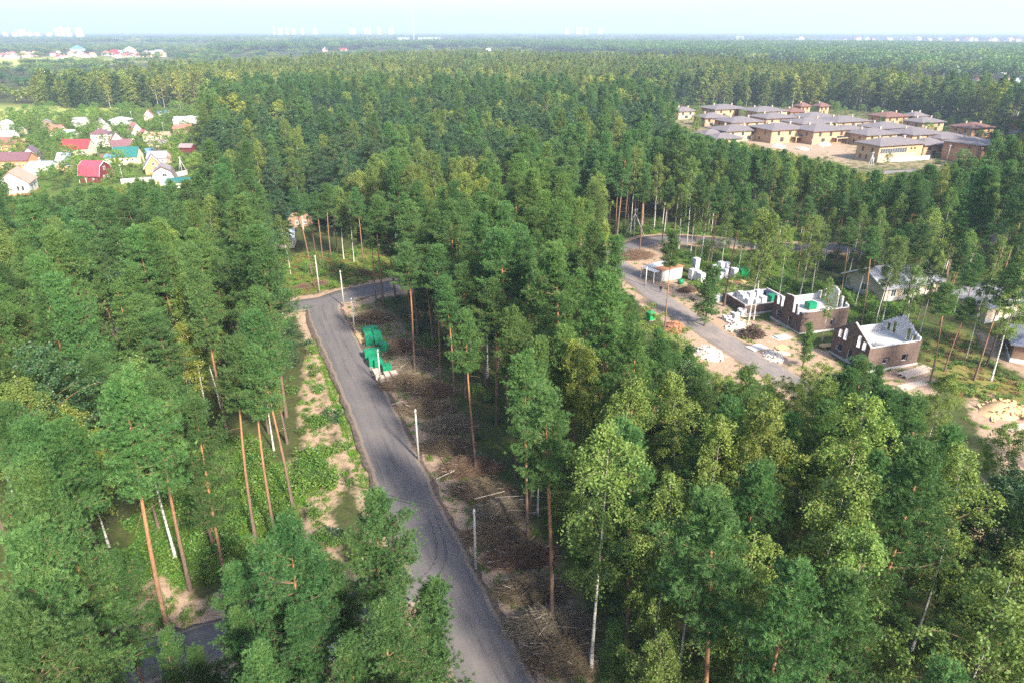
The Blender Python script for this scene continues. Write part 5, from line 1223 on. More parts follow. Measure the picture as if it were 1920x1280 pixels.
# the long front building with its glazed gallery
x, y = G(1672, 258, 9.0); HOUSES_XY.append((x, y, 15))
lb = house(x, y, math.radians(20), 24, 12, 6.8, 'hip', 2.2, 'wall_ochre', 'roof_shingle', "long two-storey building with glazed upper gallery facing the yellow verge", over=1.1, chim=2, name='gallery_building', cat='building', frame='trim_brown',
   wins=row('l', 2, 10, 3.8, 1.0, 1.8) + row('l', 3, 10, .6, 1.1, 1.8) + [('f', 5.6, 4.6, 1.0, .9), ('f', 7.6, 4.6, 1.0, .9)] + [('f', u, .9, 1.8, 1.0) for u in (-8, -4.5, 1, 4)])
for i in range(11):
    window(lb, 'f', -10.6 + i * 1.32, 3.6, 1.26, 2.0, 12, 6, 'steel_grey')
MB().box(-12.08, 12.08, -6.08, 6.08, 3.1, 3.4).obj('belt_course', MATS['wall_pale_ochre'], lb)
MB().box(-12.0, 9.0, -6.05, -5.9, 0, 3.1).obj('ground_floor_front', MATS['wall_pale_ochre'], lb)
fence([G(1636, 305), G(1690, 304), G(1742, 300)], 2.0, 2.8, 'steel_grey', 'steel_grey', "grey metal fence in front of the long gallery building")
fence([G(1690, 442), G(1740, 440), G(1800, 446), G(1850, 452)], 2.1, 2.8, 'navy_sheet', 'navy_sheet', "dark navy sheet fence among the pines on the right")
for bx, by, tp, lab in [(1631, 318, 285, "braced white pole before the long gallery building"), (1775, 302, 272, "pole at the right end of the grey metal fence"), (1520, 283, 262, "pole in the rubble yard between the front cottages"), (1541, 290, 268, "pole standing before the right front cottage")]:
    utility_pole(bx, by, h_for(bx, by, tp), lab, (1.5, .4) if bx == 1631 else None)
# builders' rubble and huts in the yard
def rubble(name, px, py, L, Wd, Hh, mat, label, seed, cat='rubble heap'):
    """a heap of broken lumps over a mound"""
    rng = random.Random(seed); x, y = G(px, py); e = empty(name, (x, y, 0), rng.uniform(0, 3), label, cat); m = MB(); n = 9; pts = [(0, 0, Hh)]
    vs = [(0, 0, Hh)]; fs = []
    for r in (1, 2, 3):
        for j in range(n):
            a = 6.283 * j / n; k = r / 3 * rng.uniform(.85, 1.12); vs.append((L/2*k*math.cos(a), Wd/2*k*math.sin(a), max(-.1, Hh * (1 - (r/3)**1.4) * rng.uniform(.8, 1.15) - (.1 if r == 3 else 0))))
    for j in range(n):
        fs.append((0, 1 + j, 1 + (j+1) % n))
        for r in (0, 1): fs.append((1+r*n+j, 1+(r+1)*n+j, 1+(r+1)*n+(j+1) % n, 1+r*n+(j+1) % n))
    m.add(vs, fs).obj('mound', MATS[mat], e, True); lm = MB()
    for i in range(46):
        a = rng.uniform(0, 6.28); k = rng.random() ** .6; s = rng.uniform(.12, .42)
        lm.obox((L/2*k*math.cos(a), Wd/2*k*math.sin(a), Hh * (1 - k**1.4) + .05), s*1.5, s, s*.8, rng.uniform(0, 3), rng.uniform(-.6, .6), rng.uniform(-.6, .6))
    o = lm.obj('lumps', MATS[mat], e); o["kind"] = 'stuff'; return e
for i, (px, py, L, Wd, Hh, lab) in enumerate([(1460, 275, 12, 6, 1.2, "pale rubble spread before the left front cottage"), (1545, 272, 11, 6, 1.4, "light rubble heap before the right front cottage"), (1580, 266, 8, 5, 1.0, "rubble heap by the terrace cottage"), (1505, 280, 9, 5, .9, "pale debris between the front cottages")]):
    rubble('rubble_heap', px, py, L, Wd, Hh, 'rubble', lab, 50 + i)

# bushes and a few garden trees between the cottages
NAMES['cottage_tree'] = ('yard_tree', 'garden tree')
g = cands(285, 520, 8.0, 5); g = g[inside(Z_COTT, g[:, 0], g[:, 1])]; sandy = poly([(1395, 268), (1440, 258), (1520, 252), (1610, 258), (1625, 300), (1600, 312), (1540, 296), (1440, 288)])
g = g[~inside(sandy, g[:, 0], g[:, 1])]; n_ = 0
R_.shuffle(g)
for q in g:
    if n_ > 150 or R_.random() < .30 or any(math.hypot(q[0] - a, q[1] - b) < r_ + 1.0 for a, b, r_ in HOUSES_XY): continue
    pyy = PX(q[0], q[1], 2.)[1]; zone = 'rear yards of the cottages' if pyy < 225 else 'yards of the middle cottages' if pyy < 270 else 'front verge of the cottages'
    k2_ = 'garden_tree' if R_.random() < .5 else 'shrub'
    REG.append((put_tree(q[0], q[1], R_.uniform(3, 7) if k2_ == 'garden_tree' else R_.uniform(1.2, 2.4), k2_, None, k2_.replace('_', ' ') + 's ' + zone), 'young leaf tree' if k2_ == 'garden_tree' else 'low shrub', zone, PX(q[0], q[1], 2.)[0], q[1])); n_ += 1
print('yard plants', n_)
# ------------------------------------------------------------------ house shells on the building site
def wall_cols(m, u0, u1, top, holes, v0, v1, axis, z0=-.2, step=None):
    """a wall along u with openings; top(u) gives its upper edge; built from columns between the opening edges"""
    br = {u0, u1}
    for h in holes: br |= {h[0], h[1]}
    ex = [q[0] for q in top]; br |= {q for q in ex if u0 < q < u1}
    if step:
        k = u0
        while k < u1: br.add(round(k, 3)); k += step
    br = sorted(b for b in br if u0 <= b <= u1)
    T = lambda u: float(np.interp(u, ex, [q[1] for q in top]))
    for a, b in zip(br[:-1], br[1:]):
        if b - a < 1e-4: continue
        mid = (a + b) / 2; ta, tb = (T(a), T(b)) if not step else (round(T(mid) / .25) * .25,) * 2
        zs = [z0]; cut = sorted([(h[2], h[3]) for h in holes if h[0] < mid < h[1]])
        segs = []; z = z0
        for c0, c1 in cut: segs.append((z, c0, c0)); z = c1
        segs.append((z, ta, tb))
        for s0, sa, sb in segs:
            if max(sa, sb) - s0 < .02: continue
            q = [(a, s0), (b, s0), (b, max(sb, s0)), (a, max(sa, s0))]
            vs = [((u, v, z) if axis == 'x' else (v, u, z)) for v in (v0, v1) for u, z in q]
            m.add(vs, [(0,1,2,3),(7,6,5,4),(0,4,5,1),(1,5,6,2),(2,6,7,3),(3,7,4,0)])
def shell(ox, oy, rz, L, Wd, eave, apex, label, gable_holes, side_holes, stepped_front=None, floor=3.0, back=True):
    """roofless shell: dark facing brick outside, white aerated block inside, attic floor, gables at the short ends"""
    e = empty('house_shell', (ox, oy, 0), rz, label, 'house'); b = .12; t = .42
    g0 = [(0, eave), (Wd/2, apex), (Wd, eave)] if stepped_front is None else stepped_front
    g1 = [(0, eave), (Wd/2, apex), (Wd, eave)]
    for nm, mt, off, grow in (('brick_facing', 'dark_brick', 0, 0), ('block_wall', 'aerated_block', b + .003, .06)):
        th = b if nm == 'brick_facing' else t - b; st = None if nm == 'brick_facing' else .62
        m = MB(); wall_cols(m, off, Wd - off, [(u, z + grow) for u, z in g0], gable_holes, off, off + th, 'y'); m.obj(nm, MATS[mt], e)
        m = MB(); wall_cols(m, off, Wd - off, [(u, z + grow) for u, z in g1], gable_holes if back else [], L - off - th, L - off, 'y', step=st); m.obj(nm, MATS[mt], e)
        i0 = off + th + .003
        m = MB(); wall_cols(m, i0, L - i0, [(0, eave - .25 + grow), (L, eave - .25 + grow)], side_holes, off, off + th, 'x'); m.obj(nm, MATS[mt], e)
        m = MB(); wall_cols(m, i0, L - i0, [(0, eave - .25 + grow), (L, eave - .25 + grow)], [], Wd - off - th, Wd - off, 'x'); m.obj(nm, MATS[mt], e)
    MB().box(t + .01, L - t - .01, t + .01, Wd - t - .01, floor - .22, floor).obj('attic_floor', MATS['pale_concrete'], e)
    MB().box(-.15, L + .15, -.15, Wd + .15, -.25, .18).obj('plinth', MATS['pale_concrete'], e)
    return e
gh = [(.9, 1.7, 3.2, 4.7), (2.1, 2.9, 3.2, 5.3), (5.1, 5.9, 3.2, 5.3), (6.3, 7.1, 3.2, 4.7), (1.2, 1.9, .9, 2.1), (5.6, 7.2, .9, 2.2), (3.4, 4.4, .1, 2.2)]
RZ = math.radians(17)
hc = shell(57.0, 98.5, RZ, 10.4, 8.1, 4.3, 6.95, "roofless dark brick house shell with complete pointed gables", gh, [(3.2, 4.4, .9, 2.1), (7., 8.2, .9, 2.1)])
hb = shell(52.2, 113.6, RZ, 10.2, 8.2, 4.2, 6.8, "roofless dark brick house shell with stepped unfinished front gable", [(.9, 1.7, 3.1, 9), (2.1, 2.9, 3.1, 9), (5.4, 6.2, 3.1, 9), (6.6, 7.4, 3.1, 9), (1.0, 1.7, .8, 2.1), (5.4, 7.2, .8, 2.2), (2.8, 3.7, .1, 2.2)], [(6.5, 7.3, .8, 2.2)],
   stepped_front=[(0, 3.9), (.9, 3.9), (.91, 4.6), (1.7, 4.6), (1.71, 5.0), (2.9, 5.0), (2.91, 6.0), (3.6, 6.1), (5.3, 5.9), (5.31, 4.9), (8.2, 4.6)])
ha = shell(44.9, 122.8, RZ, 10.5, 7.4, 2.0, 2.05, "low dark brick foundation walls piled with white block pallets", [], [], floor=.6)
def on_house(o, lx, ly, lz, rz=0):
    """place a thing on a house floor, standing free on it"""
    p = Matrix.Rotation(RZ, 4, 'Z') @ Vector((lx, ly, 0)); return (o[0] + p.x, o[1] + p.y, lz), RZ + rz
# ------------------------------------------------------------------ pallets, bales and stacks
def bale_mesh(seed, w, d, h, bulge=.06):
    """film-wrapped block: slumped corners, creased faces, a little taller in the middle"""
    rng = np.random.default_rng(seed); n = 5
    V, F_ = [], []
    def grid(fn):
        k = len(V)
        for i in range(n + 1):
            for j in range(n + 1): V.append(fn(i / n, j / n))
        for i in range(n):
            for j in range(n): a = k + i*(n+1) + j; F_.append((a, a+1, a+n+2, a+n+1))
    for s in (-1, 1):
        grid(lambda u, v: (s*w/2, (u-.5)*d, v*h)); grid(lambda u, v: ((u-.5)*w, s*d/2, v*h))
    grid(lambda u, v: ((u-.5)*w, (v-.5)*d, h))
    V = np.array(V); c = V - [0, 0, h/2]; q = np.abs(c) / [w/2, d/2, h/2]
    edge = (q > .98).sum(1); V[:, :2] *= (1 - .05 * (edge[:, None] >= 2)); V[:, 2] -= np.where((edge >= 2) & (V[:, 2] > h*.9), .06, 0)
    key = np.round(c, 3); hs = np.sin(key @ np.array([12.7, 7.3, 9.1]) * 3 + seed) * np.cos(key @ np.array([5.1, 11.3, 4.7]) * 4)
    V += c / np.linalg.norm(c, axis=1, keepdims=True) * (hs[:, None] * bulge)
    V[:, 2] = np.maximum(V[:, 2], 0)
    return np_mesh('wrap', V, np.array(F_))
BALE = {}
def bale(name, loc, rz, w, d, h, mat, label, group=None, cat='pallet', z=0.0, seed=0, pallet=True):
    key = (round(w, 1), round(d, 1), round(h, 1), mat, seed % 4)
    if key not in BALE:
        me = bale_mesh(seed % 4, w, d, h); me.materials.append(MATS[mat]); BALE[key] = me
    e = empty(name, (loc[0], loc[1], z), rz, label, cat, group)
    link('wrap', BALE[key], None, e, (0, 0, .14 if pallet else 0))
    if pallet:
        if 'pal' not in BALE:
            BALE['pal'] = MB().box(-.6, .6, -.6, .6, .1, .139).box(-.6, -.5, -.6, .6, 0, .1).box(-.05, .05, -.6, .6, 0, .1).box(.5, .6, -.6, .6, 0, .1).mesh('pallet', MATS['grey_board'])
        p = link('pallet', BALE['pal'], None, e); p.scale = (w / 1.2, d / 1.2, 1)
    return e
RW = math.radians(22)   # the road's bearing
for i, (px, py, h, lab) in enumerate([
  (686, 614, 1.2, "rear left green film bale of the roadside row"), (700, 612, 1.2, "rear right green film bale of the roadside row"), (690, 622, 1.4, "second-row left green film bale by the road"), (706, 620, 1.4, "second-row right green film bale by the road"),
  (692, 632, 1.5, "third-row left green film bale by the road"), (708, 630, 1.5, "third-row right green film bale by the road"), (719, 642, 1.6, "single green film bale set out towards the wood"),
  (690, 655, 1.7, "tall green film bale nearest the asphalt"), (704, 653, 1.7, "tall green film bale in the middle of the front row"), (698, 668, 1.7, "front green film bale beside the concrete pole"), (708, 671, 1.6, "front green film bale right behind the concrete pole"), (724, 682, 1.4, "green film bale closest to the stone stacks")]):
    bale('wrapped_bale', G(px, py, h), RW, 1.45, 1.5, h - .14, 'film_green', lab, 'green wrapped bales beside the road', seed=i)
def stack(name, loc, rz, nx_, ny_, nz_, bl, bw, bh, mat, label, group=None, cat='stone stack', gap=.02, jit=.02, seed=1, part='block'):
    """a stack whose blocks are separate pieces"""
    rng = random.Random(seed); e = empty(name, (loc[0], loc[1], loc[2] if len(loc) > 2 else 0), rz, label, cat, group)
    key = (bl, bw, bh, mat, part)
    if key not in BALE: BALE[key] = MB().box(-bl/2, bl/2, -bw/2, bw/2, 0, bh).mesh(part, MATS[mat])
    for k in range(nz_):
        for i in range(nx_):
            for j in range(ny_):
                if k == nz_ - 1 and rng.random() < .18: continue
                o = link(part, BALE[key], None, e, ((i - (nx_-1)/2) * (bl + gap) + rng.uniform(-jit, jit), (j - (ny_-1)/2) * (bw + gap) + rng.uniform(-jit, jit), .02 + k * (bh + .006)), rng.uniform(-.02, .02))
    return e
for i, (px, py, n_, lab) in enumerate([(707, 706, (1, 4, 3), "stone block stack left of the concrete pole"), (717, 714, (1, 3, 2), "low stone stack at the foot of the concrete pole"), (729, 713, (1, 5, 3), "middle long stack of beige stone blocks"), (741, 713, (1, 4, 4), "rightmost stack of beige stone blocks"), (702, 700, (1, 3, 1), "single layer of pale slabs at the road edge")]):
    stack('stone_stack', G(px, py), RW, n_[0], n_[1], n_[2], .95, .62, .30, 'stone_beige', lab, 'beige stone stacks at the roadside', seed=i)
stack('board_stack', G(672, 630), RW + .02, 1, 4, 2, .16, 1.1, .05, 'fresh_board', "orange boards lying between road and green bales", cat='boards', part='board')
bo = empty('board_pile', (*G(676, 634), 0), RW + .05, "long orange planks flat beside the green bales", 'boards')
for i in range(4): MB().box(-.5 + i*.27, -.27 + i*.27, -2.2, 2.0, .05 + (i % 2)*.06, .10 + (i % 2)*.06).obj('board', MATS['fresh_board'], bo)
# white block pallets around the yard
k_ = 0
for px, py, w, h, mat, lab in [
  (1297, 523, 1.3, 2.2, 'film_white', "white wrapped block pallet nearest the hut, left end"), (1306, 525, 1.3, 2.1, 'film_white', "white wrapped block pallet, second from the hut"), (1314, 529, 1.3, 2.0, 'film_white', "white wrapped block pallet behind the layered young pine"),
  (1303, 513, 1.3, 3.6, 'block_grey', "tall grey column of blocks above the white pallets"), (1340, 514, 1.3, 2.0, 'film_white', "white pallet left of the narrow green one"), (1336, 526, 1.3, 2.0, 'film_green', "narrow green wrapped pallet between white ones"), (1350, 512, 1.3, 2.6, 'film_white', "white pallet with green film on its top"),
  (1349, 528, 1.3, 2.1, 'film_white', "front white pallet on the brick strip, left"), (1359, 524, 1.3, 2.3, 'film_white', "front white pallet on the brick strip, middle"), (1367, 520, 1.3, 2.2, 'film_white', "white pallet with torn film in the yard row"), (1375, 523, 1.2, 2.4, 'block_grey', "grey-white pallet at the right of the yard row"), (1361, 510, 1.3, 2.2, 'film_white', "rear white pallet of the yard row")]:
    k_ += 1; bale('block_pallet', G(px, py), math.radians(24) + .05 * (k_ % 3), w, w, h, mat, lab, seed=k_)
bale('wrapped_bale', G(1393, 520), math.radians(20), 2.4, 1.5, 1.9, 'bright_green_film', "bright green wrapped bale on the brick strip at the wood edge", seed=2)
for i, (px, py, h, lab) in enumerate([(1362, 600, 1.1, "left grey block cube beside the dusty road"), (1377, 597, 1.3, "middle grey block cube beside the dusty road"), (1390, 590, 1.4, "right grey block cube beside the dusty road"), (1372, 606, .6, "low grey block stack in front of the cubes")]):
    stack('block_cube', G(px, py), math.radians(28), 2, 2, max(2, int(h / .32)), .62, .62, .30, 'block_grey', lab, cat='block stack', seed=20 + i)
for i, (lx, ly, w, h, mat, lab) in enumerate([(2.0, 1.6, 1.2, 1.9, 'film_white', "front left white pallet standing in the low foundation"), (3.6, 1.5, 1.2, 1.7, 'film_white', "front middle white pallet standing in the low foundation"), (5.2, 1.7, 1.2, 2.0, 'film_white', "white pallet beside the green bundle in the foundation"), (2.2, 3.6, 1.3, 2.0, 'film_white', "white pallet in the middle of the foundation"),
   (4.0, 3.9, 1.3, 2.2, 'film_white', "taller white pallet in the middle of the foundation"), (6.0, 4.3, 1.3, 2.3, 'film_white', "rear white pallet of the foundation, right"), (3.0, 5.7, 1.2, 1.8, 'film_white', "rear white pallet of the foundation, left"), (7.6, 2.0, 1.6, 1.9, 'film_green', "green bundle standing in the foundation's right end"), (8.6, 5.2, 1.5, 1.5, 'navy_sheet', "dark blue covered pallet at the far end of the foundation")]):
    loc, rz = on_house((44.9, 122.8), lx, ly, .6, .06 * (i % 3)); bale('block_pallet', loc, rz, w, w, h, mat, lab, z=.6, seed=i)
loc, rz = on_house((52.2, 113.6), 4.6, 3.6, 3.0); bale('wrapped_bale', loc, rz, 1.7, 1.5, 1.3, 'film_green', "green bale standing on the attic floor of the stepped shell", z=3.0, seed=1)
loc, rz = on_house((57.0, 98.5), 4.2, 2.4, 3.0)
sk = empty('sack_pile', loc, rz, "grey sacks dropped on the attic floor of the gabled shell", 'sacks')
for i in range(5): bm_ = bale_mesh(i, .8, .5, .22, .03); bm_.materials.append(MATS['concrete']); link('sack', bm_, None, sk, ((i % 3) * .55 - .5, (i // 3) * .6 - .3, .0 + (.2 if i == 4 else 0)), i * .7)
# brick strip under the pallets
bs = empty('brick_layer', (*G(1375, 531), 0), math.radians(14), "flat strip of orange bricks and boards under the pallets", 'bricks')
for i in range(14): MB().box(-6.6 + i*.95, -5.75 + i*.95, -.8, .8, .02, .28 + .1*(i % 3 == 0)).obj('brick_row', MATS['rust_red' if i % 3 else 'fresh_board'], bs)
# white film heap and chute tube
rubble('film_heap', 1345, 563, 4.2, 2.6, 1.3, 'film_white', "crumpled heap of white film left of the foundation", 71, 'film heap')
# stump heap with roots
def sticks_mesh(seed, n, L, Wd, Hh, lmin, lmax, r0, r1, dirsd, mat, mound=True, radial=False, segs=3, sides=3):
    rng = np.random.default_rng(seed); paths = []
    for i in range(n):
        a = rng.uniform(0, 6.283); k = rng.random() ** .55; x, y = L/2 * k * math.cos(a), Wd/2 * k * math.sin(a)
        z = Hh * (1 - k ** 1.6) * rng.uniform(.25, 1.0) + .04; l = rng.uniform(lmin, lmax)
        if radial: th = math.atan2(y, x) + rng.normal(0, .7); el = rng.uniform(-.3, 1.1)
        else: th = rng.normal(0, dirsd) + (math.pi if rng.random() < .5 else 0); el = rng.normal(.04, .13)
        d = np.array([math.cos(th) * math.cos(el), math.sin(th) * math.cos(el), math.sin(el)]); s = np.linspace(-.5, .5, segs)[:, None]
        pts = np.array([x, y, z]) + s * l * d + rng.normal(0, .05 * l * .5, (segs, 3)); pts[:, 2] = np.maximum(pts[:, 2], .03)
        r = rng.uniform(r0, r1); paths.append((pts, r * np.linspace(1, .35, segs)))
    V, F_ = tubes(paths, sides); return np_mesh('sticks', V, F_, MATS[mat])
x, y = G(1410, 630); st = empty('stump_heap', (x, y, 0), .3, "dark uprooted stump heap with tangled roots by the dusty road", 'stump heap')
link('roots', sticks_mesh(5, 420, 4.6, 3.4, 2.3, .5, 1.7, .03, .09, 1, 'root_brown', radial=True), None, st)["kind"] = 'stuff'
link('earth', rubble('x', 1410, 630, 5.2, 4.0, 1.7, 'root_brown', None, 72).children[0].data, None, st)
for o in [q for q in bpy.data.objects if q.name.startswith('x') and q.type == 'EMPTY' and q.parent is None and 'category' in q and q['category'] == 'rubble heap' and 'label' not in q]:
    for c in list(o.children): bpy.data.objects.remove(c)
    bpy.data.objects.remove(o)
MB().tube([(-.4, .2, .6), (.1, .1, 2.2)], [.45, .3], 9).obj('stump', MATS['dark_bark'], st)
# ------------------------------------------------------------------ brush piles along the road
BR = []
for i in range(4):
    tw_ = ('twig_brown', 'twig_red', 'twig_brown', 'twig_grey')[i]; BR.append((sticks_mesh(400 + i, 900, 7.6, 4.4, 1.7, 1.2, 3.8, .014, .036, .42, tw_), sticks_mesh(410 + i, 44, 6.4, 3.8, 1.7, 1.6, 4.2, .018, .04, .35, 'stick_pale', sides=5)))
    rng = np.random.default_rng(420 + i); n = 3600; a = rng.uniform(0, 6.28, n); k = rng.random(n) ** .5
    P_ = np.stack([3.7 * k * np.cos(a), 2.1 * k * np.sin(a), 1.6 * (1 - k ** 1.6) * rng.uniform(.3, 1.1, n) + .06], 1)
    D_ = unit(np.stack([rng.normal(.2, .8, n), rng.normal(0, .5, n), rng.uniform(0, .8, n)], 1))
    BR[-1] += (np_mesh('twigs', *blades(P_, D_, 2, .55, .035, .35, rng), MATS[tw_]),)
leaf_mat('dry_leaves', [(.06, .05, .03), (.09, .075, .04), (.07, .085, .035), (.12, .085, .05)], .2, .02)
DL = []
for i in range(2):
    rng = np.random.default_rng(430 + i); n = 2600; a = rng.uniform(0, 6.28, n); k = rng.random(n) ** .5
    P_ = np.stack([3.0 * k * np.cos(a), 1.9 * k * np.sin(a), 1.65 * (1 - k ** 1.6) * rng.uniform(.4, 1.1, n) + .08], 1)
    DL.append(np_mesh('dry_leaves', *leaves(P_, .17, .12, rng, .3), MATS['dry_leaves']))
for i, (px, py, s, rz, lf, lab) in enumerate([
  (700, 600, 1.15, .05, 1, "dark brush pile nearest the junction"), (752, 655, 1.1, -.1, 0, "brush pile right behind the green bales"), (790, 668, .9, .1, 0, "brush pile set back towards the wood behind the bales"), (770, 690, 1.2, -.06, 0, "reddish brush pile right of the stone stacks"),
  (762, 722, 1.2, .08, 0, "brush pile just below the stone stacks"), (815, 735, 1.0, .12, 0, "set-back brush pile with pale forked branches"), (800, 770, 1.1, -.05, 1, "brush pile at the first lone roadside pole"), (845, 800, 1.05, .06, 1, "leafy brush pile right of the second roadside pole"), (835, 840, 1.05, -.04, 0, "brush pile level with the foot of the second pole"),
  (880, 880, 1.1, .1, 0, "brush pile around the very slender pine"), (905, 925, 1.1, -.12, 0, "brush pile with long white logs on top"), (945, 960, 1.0, .05, 0, "brush pile behind the pole top near the lower bend"), (930, 1010, 1.05, -.1, 0, "brush pile right of the lower roadside pole"), (975, 1045, 1.1, .08, 1, "rounded leafy brush pile by the lower pole"),
  (1000, 1110, 1.1, -.06, 1, "large brush pile with fanned sticks below the lower pole"), (1030, 1175, 1.15, .05, 1, "brush pile between the tall pine and the road"), (1060, 1235, 1.1, -.05, 1, "lowest brush pile near the picture's bottom edge")]):
    x, y = G(px, py); b = BR[i % 4]; e = empty('brush_pile', (x, y, 0), rz, lab, 'brush pile', 'brush piles along the road'); e.scale = (s * .84, s * .80, s * 1.0)
    for o in (link('sticks', b[0], None, e), link('branches', b[1], None, e), link('twigs', b[2], None, e)): o["kind"] = 'stuff'
    if lf: link('dry_leaves', DL[i % 2], None, e)["kind"] = 'stuff'
for px, py, s, lab in [(568, 540, .5, "small reddish brush pile at the grassy bend, left"), (600, 533, .5, "small reddish brush pile at the grassy bend, middle"), (680, 516, .6, "small reddish brush pile on the grassy rise, right"), (1190, 482, 1.1, "grey-brown brush heap inside the road loop"), (1290, 545, .55, "brush heap before the site hut")]:
    x, y = G(px, py); e = empty('brush_pile', (x, y, 0), .4, lab, 'brush pile', 'brush piles along the road'); e.scale = (s * 1.1, s * 1.1, s)
    for o in (link('sticks', BR[1][0], None, e), link('twigs', BR[1][2], None, e)): o["kind"] = 'stuff'
for i, (px, py, l, rz, lab) in enumerate([(918, 928, 3.6, .25, "pale peeled log lying across the middle brush pile"), (955, 931, 3.4, -.05, "long white pole on the brush near the pines"), (962, 938, 2.8, -.02, "shorter white pole below the long one"), (745, 755, 1.8, .25, "pale stick lying on the verge grass"), (835, 890, 2.5, .5, "grey log sticking out of the brush towards the road")]):
    x, y = G(px, py, .9); e = empty('log', (x, y, .0), rz, lab, 'log'); MB().tube([(-l/2, 0, .75), (l/2, 0, 1.15)], [.075, .05], 7).obj('trunk_piece', MATS['stick_pale'], e, True)
# ------------------------------------------------------------------ roadside poles with their cables
ROADP = [(892, 1065), (785, 862), (714, 722), (665, 622), (645, 575), (599, 547)]
labs = ["concrete roadside pole nearest the camera", "second concrete roadside pole, halfway up the road", "concrete pole standing among the stone stacks", "concrete pole before the green bales", "concrete pole with lamp at the inside of the junction", "concrete pole across the road on the grassy bend"]
hs_ = [7.5, 7.5, 6.2, 6.6, 7.6, 8.0]; tops = []
for (bx, by), lab, hh_ in zip(ROADP, labs, hs_):
    utility_pole(bx, by, hh_, lab, arm=False, group=None); q = G(bx, by); tops.append((q[0], q[1], hh_ - .3))
tops.insert(0, (6.4, 30.0, 7.2)); e = empty('utility_pole', (6.4, 30.0, 0), 0, "roadside pole just below the picture's lower edge", 'utility pole')
MB().tube([(0, 0, -.3), (0, 0, 7.5)], [.16, .095], 8).obj('post', MATS['pale_concrete'], e, True)
def cable(a, b, sag, r, label, group='overhead cables'):
    pts = [(a[0] + (b[0]-a[0]) * t, a[1] + (b[1]-a[1]) * t, a[2] + (b[2]-a[2]) * t - 4 * sag * t * (1-t)) for t in [i / 12 for i in range(13)]]
    o = MB().tube(pts, r, 4, False).obj('overhead_cable', MATS['cable_black']); tag(o, label, 'cable', group)
nmz = ["below the picture edge to the nearest pole", "from the nearest to the second roadside pole", "from the second pole to the stone stacks", "over the green bales", "from the bales to the junction pole", "across the junction"]
for i in range(len(tops) - 1): cable(tops[i], tops[i+1], .55, .028, "dark overhead cable " + nmz[i])
cable(tops[1], (*G(600, 1000), 8.5), .7, .022, "thin upper cable crossing the road at the nearest pole"); cable((tops[1][0], tops[1][1], tops[1][2] - .25), (*G(600, 1000), 8.1), .8, .022, "thin lower cable crossing the road at the nearest pole")
utility_pole(1188, 444, h_for(1188, 444, 392), "white A-braced pole behind the road loop", (3.0, .5))
utility_pole(1210, 537, h_for(1210, 537, 500), "short white post left of the site hut", arm=False)
# ------------------------------------------------------------------ site hut
hx, hy = 32.6, 141.3; hut = empty('site_hut', (hx, hy, 0), math.radians(32), "pale sheet-metal site hut with patched rusty roof", 'hut')
MB().box(0, 6.2, 0, 4.6, .25, 2.7).obj('wall', MATS['wall_grey'], hut)
MB().box(-.3, 6.4, -.25, 2.4, 2.72, 2.84).obj('roof', MATS['rust_red'], hut)
MB().box(-.4, 6.3, 2.42, 4.9, 2.74, 2.88).obj('roof', MATS['roof_white'], hut)
MB().box(-2.0, -.42, .2, 4.7, 2.6, 2.7).obj('porch_roof', MATS['roof_white'], hut)
for yy in (.4, 4.5): MB().box(-1.9, -1.78, yy, yy + .12, -.1, 2.6).obj('porch_post', MATS['trim_white'], hut)
MB().box(-.05, .0, 1.2, 2.2, .3, 2.3).obj('door', MATS['steel_grey'], hut)
for i in range(9): MB().box(.25 + i*.68, .31 + i*.68, -.05, 0, .3, 2.65).obj('rib', MATS['trim_white'], hut)
window(hut, 'f', 3.1, 1.2, 1.0, .8, 0, .0, 'trim_white', .02)
MB().box(.1, 6.1, .1, 4.5, -.1, .25).obj('skid', MATS['grey_board'], hut)
bq = empty('drum', (*G(1276, 533), 0), 0, "green drum lying beside the site hut", 'drum'); MB().tube([(-.5, 0, .55), (.5, .2, .55)], .55, 12).obj('body', MATS['film_green'], bq, True)
# ------------------------------------------------------------------ finished houses at the right
house(80.5, 137, math.radians(20), 15, 10, 3.1, 'gable', 2.6, 'wall_beige', 'roof_slate', "pale brick bungalow with slate-blue roof behind the pines", axis='x', over=.8, wins=row('f', 4, 13, .8, 1.4, 1.5) + row('l', 1, 4, .8, 1.3, 1.5), trim='trim_white', plinth='pale_concrete', name='bungalow')
house(93.5, 125.5, math.radians(22), 13, 9, 3.0, 'hip', 2.1, 'wall_beige', 'roof_slate', "pale bungalow with grey hip roof near the right edge", over=.8, wins=row('f', 3, 11, .8, 1.2, 1.5), plinth='pale_concrete', name='bungalow')
house(89.3, 104.5, math.radians(-28), 9, 9, 3.0, 'hip', 2.0, 'wall_stone', 'roof_slate', "dark red-brown brick house at the right picture edge", over=.7, wins=row('l', 2, 7, .5, 1.4, 2.0) + row('f', 2, 7, .6, 1.2, 1.8), plinth='trim_white', frame='trim_brown', name='bungalow')
